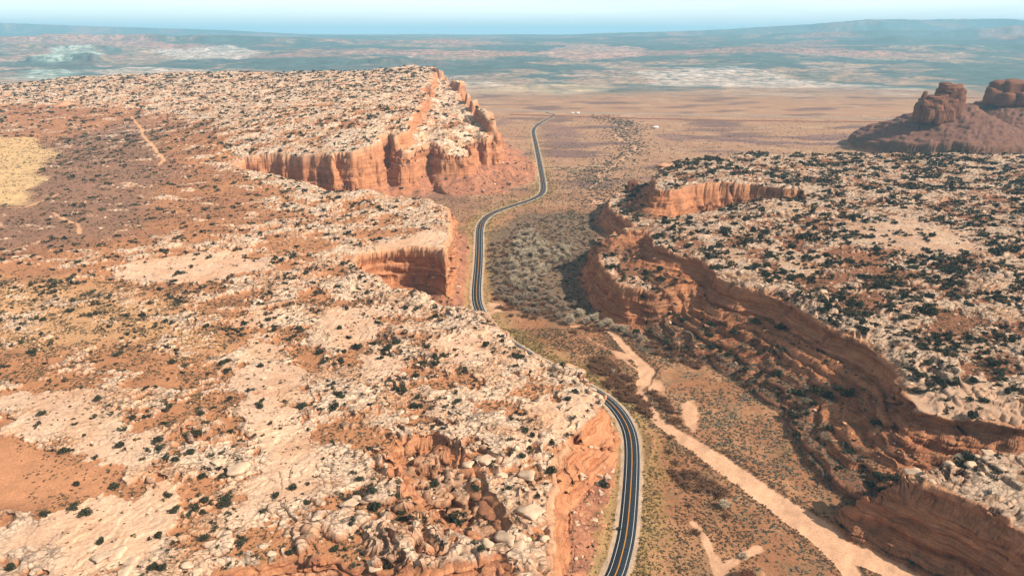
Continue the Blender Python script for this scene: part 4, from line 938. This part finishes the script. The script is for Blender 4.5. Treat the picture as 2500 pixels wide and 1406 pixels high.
for k, (a_, b_, R_) in enumerate(L5):
    x_, y_ = U(a_, b_ + 8, 0)[:2]; zz_ = float(gz_at([(x_, y_)])[0])
    lb = 'largest pale bare cottonwood at the head of the sandy wash' if k == 0 else f'pale bare cottonwood in the row below the cliff foot, {["second", "third", "fourth", "fifth", "sixth", "seventh", "eighth", "ninth", "tenth", "last", "back", "rear"][k - 1]} from the wash head'
    copy_thing('cottonwood', tw[k % 2 if k < 8 else 3], ct, (x_, y_, zz_ - .2), (R_, R_, R_ * .95), k * 1.3, lb, 'cottonwood', 'cottonwoods in a row below the cliff foot')
for k, (a_, b_, R_, lb) in enumerate([(1497, 915, 4.6, 'single pale bare tree among red willows beside the road bend'), (1766, 1238, 5.2, 'single pale bare tree on the flat between road and sandy wash'), (1815, 1362, 3.4, 'small pale bare bush beside the sand track at the bottom')]):
    x_, y_ = U(a_, b_, 0)[:2]; copy_thing('bare_tree', tw[k], ct, (x_, y_, float(gz_at([(x_, y_)])[0]) - .1), (R_, R_, R_ * .8), k, lb, 'tree', None)
# --- red-brown willows
WL = [([(1435, 880), (1470, 872), (1510, 905), (1545, 935), (1555, 955), (1520, 950), (1480, 920), (1445, 900)], 26, 4.0, 3.2, 5.0, 'between the road bend and the sand'), ([(1470, 925), (1510, 930), (1560, 960), (1600, 1010), (1590, 1030), (1540, 985), (1490, 955)], 24, 4.0, 3, 4.6, 'on the near bank of the wash'),
      ([(1590, 955), (1605, 955), (1640, 1000), (1660, 1030), (1640, 1035), (1605, 985)], 11, 3.6, 2.6, 4, 'between the two sand strips'), ([(1400, 795), (1430, 790), (1480, 800), (1470, 812), (1420, 805)], 9, 3.5, 2.5, 3.6, 'at the head of the wash'),
      ([(1640, 1150), (1680, 1150), (1730, 1180), (1780, 1200), (1760, 1215), (1690, 1195), (1650, 1175)], 16, 3.4, 2.4, 4.2, 'in the long patch on the flat'), ([(1560, 830), (1640, 850), (1720, 890), (1700, 910), (1620, 880), (1570, 850)], 16, 6, 3, 4.5, 'below the bench on the far bank'),
      ([(1195, 690), (1260, 700), (1360, 760), (1470, 800), (1370, 790), (1250, 775), (1200, 740)], 32, 6, 3, 4.6, 'under the cottonwood thicket'), ([(1190, 600), (1240, 590), (1250, 630), (1230, 690), (1195, 660)], 12, 6, 3, 4.2, 'along the road edge of the thicket')]
for j, (pts, n_, md, r0, r1, w_) in enumerate(WL):
    trees('willow_bush', thicket(pts, n_, 30 + j, md), wp, None, r0, r1, lambda a, b, R, k, w_=w_: f'red-brown leafless willow {w_}, {OL[k]}', 'willow bush', f'willow bushes {w_}', 50 + j, .62)
for k, (a_, b_, R_, lb) in enumerate([(1640, 1070, 3.4, 'dark willow clump nearest the narrow of the wash'), (1634, 1105, 3.2, 'second dark willow clump on the flat, above the pair'), (1650, 1130, 3.4, 'dark willow clump left of the small pair on the flat'), (1695, 1128, 2.2, 'left one of the small willow pair on the flat'), (1725, 1138, 2.2, 'right one of the small willow pair on the flat'),
    (1682, 1235, 2.6, 'dark round willow left of the single pale tree'), (1775, 1262, 3.4, 'dark round willow right below the single pale tree'), (1700, 1300, 3.2, 'willow clump at the top of the sand track'), (1765, 1245, 1.6, 'small willow under the single pale tree'), (1400, 812, 4.6, 'rust coloured willow mound at the left of the wash head'), (1655, 1010, 2.4, 'willow at the end of the sand strip')]):
    x_, y_ = U(a_, b_, 0)[:2]; copy_thing('willow_bush', wp[k % 3], None, (x_, y_, float(gz_at([(x_, y_)])[0]) - .1), (R_, R_, R_ * .6), k, lb, 'willow bush', None)
# dark understorey between the cottonwoods
pts = thicket([(1200, 600), (1262, 545), (1400, 515), (1470, 530), (1440, 640), (1440, 700), (1470, 780), (1560, 830), (1470, 800), (1300, 770), (1200, 720)], 900, 77, 2.2)
a_ = np.array(pts, f32); z_ = gz_at(pts); n_ = len(pts); r = np.random.RandomState(8); s = r.uniform(1.2, 2.6, n_)
kk = (z_ < 6)
o = bake('understorey_brush', [leaf_proto(60, 90, .3, .8, .5), leaf_proto(60, 91, .3, .7, .5)], (np.arange(n_) % 2)[kk], np.c_[a_, z_ - .1].astype(f32)[kk], np.c_[s, s, s * .8].astype(f32)[kk], r.uniform(0, 6.28, n_)[kk], BRUSH,
         (np.where(r.rand(n_, 1) < .5, np.array([[.05, .048, .036]]), np.array([[.15, .09, .06]])) * r.uniform(.6, 1.3, (n_, 1)))[kk])
tag(o, 'dark tangled undergrowth filling the valley thicket', 'undergrowth', kind='stuff')

# scrub along the dry drainage on the plain
r = np.random.RandomState(44); fw = smooth_line([U(a, b, 0)[:2] for a, b in [(1480, 520), (1470, 470), (1455, 440), (1430, 420), (1500, 400), (1545, 370), (1560, 355), (1505, 330), (1540, 312), (1520, 298), (1470, 285)]], 4)
k = r.randint(0, len(fw), 1500); wd_ = np.interp(fw[k, 1], [1000, 1400, 2400], [38, 45, 60]); p_ = fw[k] + r.normal(size=(1500, 2)) * wd_[:, None] * .6
px_ = p_[:, 0].astype(f32); py2 = p_[:, 1].astype(f32); Q = terrain(px_, py2); kk = (Q['rd'] > 14) & (Q['top'] < .1) & (Q['z'] < 5); zq = Q['z']
s = r.uniform(1.2, 3.6, 1500) * np.interp(py2, [900, 2500], [1, 1.8])
o = bake('drainage_scrub', [leaf_proto(40, 95, .32, .8, .5), leaf_proto(40, 96, .32, .6, .5)], (np.arange(1500) % 2)[kk], np.c_[px_, py2, zq - .1].astype(f32)[kk], np.c_[s, s * .8, s * .55].astype(f32)[kk], (r.normal(size=1500) * .3)[kk], BRUSH,
         (np.array([[.085, .075, .06]]) * r.uniform(.6, 1.5, (1500, 1)))[kk])
tag(o, 'dark scrub lining the dry drainage across the plain', 'scrub', kind='stuff')
# --- boulders
rx, ry = [], []
for n_, a_, b_, s_ in ((60000, 235, 620, 31), (40000, 620, 1400, 32)):
    p_, q_ = sample(n_, a_, b_, s_); rx.append(p_); ry.append(q_)
rx = np.concatenate(rx); ry = np.concatenate(ry); R = terrain(rx, ry); rz = R['z']; r9 = np.random.RandomState(12)
cl = fbm(rx, ry, 22, 3, 221)
den = R['top'] * (.02 + (.16 * R['crag'] * ss(.1, .5, cl) + .08 * (R['sdm'] < 14)) + .008 * ss(.1, .5, cl) * ss(.25, .6, R['rock'])) * (1 - .9 * R['pan']) * (1 - R['pink']) * (1 - .7 * R['soilz'])
den = np.where((R['tal'] > .5) & (R['top'] < .1) & (rz > .8), np.where(R['tal'] > 1.5, .03, .38), den)
den = np.where((R['cliff'] > .4) | (R['rd'] < 9) | (R['sand'] > .2), 0, den)
k = r9.rand(len(rx)) < den
rx, ry, rz = rx[k], ry[k], rz[k]; rtal = ((R['tal'] > .5) & (R['top'] < .1))[k]; rcrag = R['crag'][k]
rr = np.clip(r9.lognormal(-.35, .5, len(rx)), .3, 2.6) * (1 + .4 * rcrag) * np.interp(ry, [300, 1200], [1, 1.7])
HB = [(1420, 1196, 6, 3.6, 'big angular pale boulder on the talus, left of the boulder pile'), (1462, 1168, 5, 2.8, 'pale block at the top of the pile beside the road'), (1482, 1172, 4, 2.6, 'pale block at the right of the pile, nearest the road'), (1466, 1205, 4, 2.9, 'leaning pale block at the foot of the roadside pile'),
      (1458, 1182, 5, 2.5, 'block wedged in the middle of the roadside pile'), (1452, 1140, 8, 2.6, 'reddish block high on the talus under the orange wall'), (1434, 1234, 4, 1.7, 'small round pale boulder below the roadside pile'), (1400, 1262, 3, 1.4, 'small boulder low on the talus near the cliff foot'), (1475, 1150, 5, 1.6, 'small block behind the roadside pile'), (1440, 1150, 7, 1.8, 'grey block left of the reddish one on the talus'),
      (578, 1140, 45, 7.0, 'broad smooth pale dome boulder, largest on the left plateau'), (530, 1130, 45, 3.6, 'pale boulder just left of the broad dome boulder'), (990, 1030, 42, 4.0, 'big cracked pale block in the dark crevice cluster'), (1012, 1022, 42, 3.4, 'long pale block at the right of the crevice cluster'), (978, 1015, 42, 3.0, 'upper pale block of the crevice cluster'), (955, 1052, 42, 2.4, 'single round boulder below the crevice cluster'), (940, 992, 42, 2.4, 'flat pale rock above the crevice cluster'),
      (1000, 1102, 40, 2.6, 'upright pale slab, left of three in the upper hollow'), (1008, 1098, 40, 2.6, 'upright pale slab, middle of three in the upper hollow'), (1015, 1094, 40, 2.4, 'upright pale slab, right of three in the upper hollow'), (975, 1180, 40, 3.4, 'pointed pale block on the left wall of the hollow'), (1038, 1226, 32, 2.4, 'round pale boulder inside the hollow floor'), (1092, 1180, 31, 3.0, 'tilted pale boulder in the hollow under the ledge'),
      (1168, 1170, 41, 4.6, 'round pale knob rock at the rim of the hollow'), (1168, 1092, 42, 3.8, 'stacked round knob rock above the hollow'), (1145, 1135, 41, 4.0, 'pale oblong boulder on the hollow rim'), (1185, 1130, 41, 6.2, 'wide pale dome slab behind the hollow rim'), (1225, 1163, 40, 3.6, 'pale dome boulder right of the knob rock'), (1290, 1165, 39, 6.0, 'wide domed slab near the cliff edge above the talus'), (1295, 1265, 38, 7.0, 'large smooth dome rock on the cliff edge near the bottom'),
      (1240, 1330, 37, 6.4, 'huge pale dome at the bottom cliff edge'), (1262, 1352, 37, 4.5, 'pale lobe in front of the huge dome at the bottom edge'), (1190, 1352, 38, 3.4, 'pale boulder left of the huge dome at the bottom edge'), (918, 1388, 38, 5.0, 'big pale boulder at the bottom edge, middle'), (248, 1378, 44, 4.6, 'big smooth boulder at the lower left edge'), (288, 1362, 44, 4.4, 'smooth boulder right of the big one at the lower left edge'), (325, 1378, 44, 4.2, 'oblong boulder at the lower left edge'), (305, 1400, 44, 3.6, 'lower rounded boulder at the bottom left edge'),
      (375, 1366, 44, 2.2, 'small round boulder at the right end of the lower left row'), (355, 1380, 44, 2.6, 'small pale boulder in the lower left row'), (850, 1232, 42, 5.0, 'long pale rock ridge piece on the plateau'), (870, 1215, 42, 3.6, 'upper part of the long pale rock ridge'), (660, 950, 44, 3.4, 'pale fin rock beside the pale drainage'), (560, 1268, 43, 2, 'egg shaped boulder in the drainage'), (460, 1385, 43, 3.2, 'dark streaked boulder at the bottom left'), (480, 1400, 43, 3.2, 'round boulder at the bottom left of the ledge'),
      (1400, 890, 41, 3.6, 'pale rounded block on the cliff edge over the road, uppermost'), (1362, 905, 41, 3.8, 'pale elongated block near the cliff edge'), (1445, 960, 40, 3.2, 'block split from the cliff edge above the road'), (1470, 985, 39, 3.0, 'pale block at the very lip above the road'), (1452, 1000, 39, 2.2, 'small pale block behind the lip'), (1432, 1020, 39, 2.2, 'pale block in the gap near the cliff point'), (1380, 885, 41, 3, 'flat pale slab at the cliff edge'),
      (1842, 1382, 20, 2.4, 'pale rounded boulder on top of the bottom knob'), (1856, 1398, 18, 2.2, 'lower pale boulder on the bottom knob'), (1828, 1392, 18, 1.6, 'left small boulder on the bottom knob'),
      (2320, 1128, 41, 3.4, 'smooth white boulder at the left of the white rocks, lower right mesa'), (2345, 1112, 41, 3.8, 'white rounded slab, lower right mesa'), (2385, 1120, 41, 4.2, 'large white rounded slab, middle of lower right mesa'), (2368, 1136, 41, 3.4, 'flat white boulder under the slabs, lower right mesa'), (2255, 1165, 40, 2.2, 'split boulder, left half, lower right mesa'), (2278, 1172, 40, 2.8, 'split boulder, right dark half, lower right mesa'), (2420, 1105, 42, 4.6, 'white slab at the back of the lower right mesa'), (2240, 1140, 40, 6.0, 'wide flat layered slab on the lower right mesa tip'), (2440, 1150, 42, 3, 'grey boulder on the right part of the lower right mesa'),
      (1532, 550, 60, 5.2, 'pale capstone leaning on the tip of the right mesa'), (1575, 545, 60, 6, 'flat pale slab on the tip of the right mesa'), (1608, 600, 58, 3.4, 'square orange-white block on the bend of the right rim'), (1625, 607, 57, 3.6, 'rounded block right of the square one on the right rim'), (1600, 612, 57, 2.4, 'small block below the rim blocks'), (1685, 597, 58, 4, 'angular white block set back from the right rim'), (1622, 402, 73, 13, 'large rounded orange dome at the far corner of the right mesa'), (1690, 398, 72, 7, 'second rounded dome on the far rim of the right mesa'), (1825, 382, 72, 7, 'distant grey rock hump on the far rim of the right mesa'),
      (1935, 695, 54, 4, 'rounded boulder near the rim above the amphitheatre'), (2010, 715, 53, 4.4, 'pale boulder sitting on the right mesa rim'), (2015, 735, 52, 3.6, 'lower pale boulder on the right mesa rim'), (150, 262, 90, 24, 'distant rounded rock outcrop on the far left plateau'), (290, 262, 90, 16, 'low distant outcrop right of the rounded one'), (745, 408, 48, 6, 'fallen block halfway down the shaded recess wall')]
bx = np.array([U(h[0], h[1], h[2])[0] for h in HB], f32); by = np.array([U(h[0], h[1], h[2])[1] for h in HB], f32); bz_ = terrain(bx, by)['z']; nb = len(HB)
rx = np.r_[bx, rx]; ry = np.r_[by, ry]; rz = np.r_[bz_, rz]; rr = np.r_[[h[3] for h in HB], rr]; rtal = np.r_[[h[2] < 10 for h in HB], rtal]
qx, qy = P(rx, ry, rz); vis = visible(rx, ry, rz + rr * .6)
dd = np.sqrt(rx ** 2 + ry ** 2 + (rz - CAMH) ** 2); app = rr / dd * ((qx > 5) & (qx < 2495) & (qy < 1400) & vis); app[:nb] += 1
order = np.argsort(-app); ind = order[:290]; infr = (qx > -200) & (qx < 2700) & (qy < 1500); infr[ind] = False; rest = np.where(infr)[0]
print('rocks', len(rx))
rprot = [rock_proto(3, 400 + i, b_, f_) for i, (b_, f_) in enumerate([(.8, .6), (1.0, .7), (.7, .5), (1.1, .62), (.85, .45)])]
rm = {}
for i, vf_ in enumerate(rprot):
    for nm, m_ in (('p', ROCKP), ('o', ROCKO)): rm[nm, i] = pmesh('boulder', vf_, m_, True)
LBB = rank_labels([(int(i), qx[i], qy[i], ('large' if rr[i] > 2.6 else 'medium' if rr[i] > 1.6 else 'small') + (' red' if rtal[i] else ' pale'), 'block') for i in ind if i >= nb])
for k, i in enumerate(ind):
    hero = i < nb; lb = HB[i][4] if hero else LBB[int(i)]
    o = D.objects.new('boulder', rm['o' if (rtal[i] and not hero and k % 3) or (hero and HB[i][0] in (1452, 1622, 150, 290)) else 'p', (2 if hero and rr[i] > 4 else k % 5)]); COL.objects.link(o)
    s_ = float(rr[i]); o.scale = (s_ * 1.1, s_, s_ * (1.1 if hero and HB[i][2] < 10 else .8)); o.rotation_euler = (.12 * math.sin(k * 3.3), .15 * math.sin(k * 1.9), (k * 2.1) % 6.28)
    o.location = (float(rx[i]), float(ry[i]), float(rz[i]) + s_ * .12)
    tag(o, lb, 'boulder', None if hero else 'loose blocks lying about the cliffs')
rp2 = [rock_proto(2, 500, .8, .6), rock_proto(2, 501, .6, .5), rock_proto(1, 502, .8, .6), rock_proto(1, 503, .5, .5)]
wh = np.where(dd[rest] < 520, rest % 2, 2 + rest % 2); s = rr[rest]
cc = np.where(rtal[rest][:, None], np.array([[.44, .23, .14]]), np.array([[.62, .47, .36]])) * r9.uniform(.75, 1.12, (len(rest), 1))
o = bake('loose_rocks', rp2, wh, np.c_[rx, ry, rz + rr * .1][rest].astype(f32), np.c_[s * 1.1, s, s * .8].astype(f32), r9.uniform(0, 6.28, len(rest)), ROCKS, cc, smooth=False)
tag(o, 'broken rock debris strewn over the rims and rubble slopes', 'rocks', kind='stuff')

# ------------------------------------------------------------------ spires and butte towers
TOWER = MT
def blobs(name, items, m_, sub=3, seed=0, tint=(.19, .085, .05)):
    """a weathered rock mass: overlapping knobs, each (x, y, z, rx, ry, rz)"""
    VV, FF = [], []; o0 = 0
    for k, (x_, y_, z_, a_, b_, c_) in enumerate(items):
        v, f = rock_proto(sub, seed + k * 3, .5, 1.0); w = v.copy()
        # bedding grooves round each knob
        w[:, :2] = np.sign(w[:, :2]) * np.abs(w[:, :2]) ** .62; w[:, 2] = np.sign(w[:, 2]) * np.abs(w[:, 2]) ** .5
        w[:, :2] *= (1 + .07 * np.sin(w[:, 2] * 11 + k) + .10 * pn(w[:, 0] * 3 + k, w[:, 1] * 3 + w[:, 2], 8) + .05 * pn(w[:, 2] * 5 + k, w[:, 0] * .6, 7))[:, None]
        w = w * np.array([a_, b_, c_], f32) + np.array([x_, y_, z_], f32); VV.append(w); FF.append(f + o0); o0 += len(v)
    o_ = link_mesh(name, np.concatenate(VV), np.concatenate(FF).ravel(), 3, MT, None, True)
    nv = len(o_.data.vertices); set_col(o_.data, np.tile(np.array([tint], f32), (nv, 1)), np.full(nv, .7, f32)); ra_ = o_.data.attributes.new('Rough', 'FLOAT', 'POINT'); ra_.data.foreach_set('value', np.ones(nv, f32)); return o_
def from_px(items, Y0):
    """(px centre, py top, py bottom, half width px, depth offset m) at forward distance Y0"""
    out_ = []
    for a_, t_, b_, w_, dy in items:
        Y_ = Y0 + dy; zt_, zb_ = zat(t_, Y_), zat(b_, Y_); zc = (zt_ + zb_) / 2; dep = Y_ * CT - (zc - CAMH) * ST
        out_.append(((a_ - 1250) / 1680 * dep, Y_, zc, w_ / 1680 * dep, w_ / 1680 * dep * 1.0, (zt_ - zb_) / 2 * 1.02))
    return out_
Y1 = 1700
o = blobs('rock_tower', from_px([(2245, 248, 300, 13, 0), (2262, 246, 298, 12, -12), (2283, 252, 300, 14, -16), (2305, 248, 302, 13, -12), (2322, 240, 300, 14, 0), (2275, 232, 268, 30, 5), (2257, 222, 248, 6, 0), (2258, 244, 262, 9, -14), (2282, 238, 266, 16, -12), (2300, 225, 262, 16, 0),
    (2325, 203, 250, 22, 6), (2315, 206, 225, 20, 0), (2335, 215, 290, 16, 8), (2340, 230, 300, 14, 4), (2300, 212, 245, 14, 12), (2310, 200, 216, 14, 8), (2240, 252, 292, 9, 12), (2268, 262, 302, 12, -20), (2292, 266, 304, 12, -22), (2318, 262, 304, 12, -14)], Y1), TOWER, 4, 600)
tag(o, 'knobbly brown sandstone tower crowning the nearer butte on the right', 'rock tower')
o = blobs('rock_tower', from_px([(2440, 196, 245, 22, 10), (2470, 193, 245, 26, 0), (2505, 198, 250, 30, 0), (2550, 200, 255, 34, 0), (2425, 212, 255, 20, 0), (2455, 225, 262, 26, -16), (2495, 225, 266, 30, -18), (2540, 228, 268, 34, -16), (2600, 205, 262, 34, 0), (2418, 228, 258, 14, 5), (2590, 235, 270, 30, -14)], 1840), TOWER, 3, 700)
tag(o, 'layered reddish sandstone cap of the rear butte at the right edge', 'rock tower')
sp = from_px([(1545, 437, 462, 9, 0), (1540, 440, 475, 8, -2), (1550, 441, 476, 8, -2), (1546, 450, 482, 11, 0)], U(1545, 470, 26)[1])
o = blobs('rock_spire', sp, ROCKO, 3, 800); tag(o, 'square orange rock spire standing alone beside the right mesa', 'rock spire')
# twin fins at the far tip of the left mesa
o = blobs('rock_fin', from_px([(1063, 166, 200, 5, 0), (1069, 168, 240, 5, 6), (1074, 200, 250, 5, 0), (1058, 168, 220, 6, 8)], 2490), ROCKO, 3, 820); tag(o, 'thin upright rock fins at the far tip of the left mesa', 'rock fin')

# ------------------------------------------------------------------ small far things
def boxes(name, bs, m_, parent=None):
    V = []; F = []
    for (x_, y_, z_, a_, b_, c_) in bs:
        i = len(V); V += [(x_ + sx * a_ / 2, y_ + sy * b_ / 2, z_ + sz * c_) for sz in (0, 1) for sx, sy in ((-1, -1), (1, -1), (1, 1), (-1, 1))]
        for q in ((0, 3, 2, 1), (4, 5, 6, 7), (0, 1, 5, 4), (1, 2, 6, 5), (2, 3, 7, 6), (3, 0, 4, 7)): F += [i + j for j in q]
    return link_mesh(name, np.array(V, f32), np.array(F), 4, m_, parent, False)
WOOD = simple_mat('weathered_wood', (.14, .10, .08), .95)
def shed(px_, py_, w_, d_, h_, lb):
    x_, y_, _ = U(px_, py_, 0); e = D.objects.new('shed', None); COL.objects.link(e); e.location = (x_, y_, float(gz_at([(x_, y_)])[0]) - .2); tag(e, lb, 'shed')
    boxes('wall', [(0, 0, 0, w_, d_, h_)], WHITE, e)
    v = np.array([(-w_ / 2 - .4, -d_ / 2 - .4, h_), (w_ / 2 + .4, -d_ / 2 - .4, h_), (w_ / 2 + .4, d_ / 2 + .4, h_), (-w_ / 2 - .4, d_ / 2 + .4, h_), (-w_ / 2 - .4, 0, h_ + d_ * .22), (w_ / 2 + .4, 0, h_ + d_ * .22)], f32)
    link_mesh('roof', v, np.array([0, 1, 5, 0, 5, 4, 2, 3, 4, 2, 4, 5, 0, 4, 3, 1, 2, 5]), 3, WHITE, e, False)
    boxes('door', [(w_ * .2, -d_ / 2 - .05, 0, 2.4, .1, 2.3)], WOOD, e)
shed(1601, 313, 14, 11, 4, 'low white shed alone on the plain right of the dry wash')
shed(1398, 278, 9, 8, 4, 'white shed beside the far highway, left one'); shed(1411, 278, 12, 8, 4.5, 'white shed beside the far highway, right one')
cor = [U(a, b, 0)[:2] for a, b in ((1385, 434), (1409, 434), (1413, 446), (1388, 444))]
bs = []
for (a_, b_), (c1_, d1_) in zip(cor, cor[1:] + cor[:1]):
    n_ = 6
    for i in range(n_): f_ = i / n_; bs.append((a_ + (c1_ - a_) * f_, b_ + (d1_ - b_) * f_, -.5, .5, .5, 2.6))
o = boxes('corral_fence', bs, WOOD); tag(o, 'old wooden corral fence on the plain beside the dry wash', 'fence')
V = []; F = []
for (a_, b_), (c1_, d1_) in zip(cor, cor[1:] + cor[:1]):
    for h_ in (.7, 1.5):
        i = len(V); L_ = math.hypot(c1_ - a_, d1_ - b_); nx_, ny_ = -(d1_ - b_) / L_ * .12, (c1_ - a_) / L_ * .12
        for dz in (0, .3): V += [(a_ + nx_, b_ + ny_, h_ + dz), (c1_ + nx_, d1_ + ny_, h_ + dz), (c1_ - nx_, d1_ - ny_, h_ + dz), (a_ - nx_, b_ - ny_, h_ + dz)]
        for q in ((0, 1, 5, 4), (1, 2, 6, 5), (2, 3, 7, 6), (3, 0, 4, 7), (4, 5, 6, 7), (3, 2, 1, 0)): F += [i + j for j in q]
link_mesh('rail', np.array(V, f32), np.array(F), 4, WOOD, o, False)

# ------------------------------------------------------------------ air
hm = D.materials.new('haze'); hm.use_nodes = True; hn = hm.node_tree; hn.nodes.clear()
ho = hn.nodes.new('ShaderNodeOutputMaterial'); pv = hn.nodes.new('ShaderNodeVolumePrincipled')
pv.inputs['Color'].default_value = (.38, .75, 1.0, 1); pv.inputs['Density'].default_value = 5.4e-5; pv.inputs['Anisotropy'].default_value = 0.0
hn.links.new(pv.outputs[0], ho.inputs['Volume'])
zmax = float(gz2.max()) + 60; zmin = float(gz2.min()) - 1.5
hz_o = boxes('haze', [(0, 30000, zmin, 140000, 66000, zmax - zmin)], hm)
tag(hz_o, 'blue air haze that fades the far country', 'haze', kind='stuff')
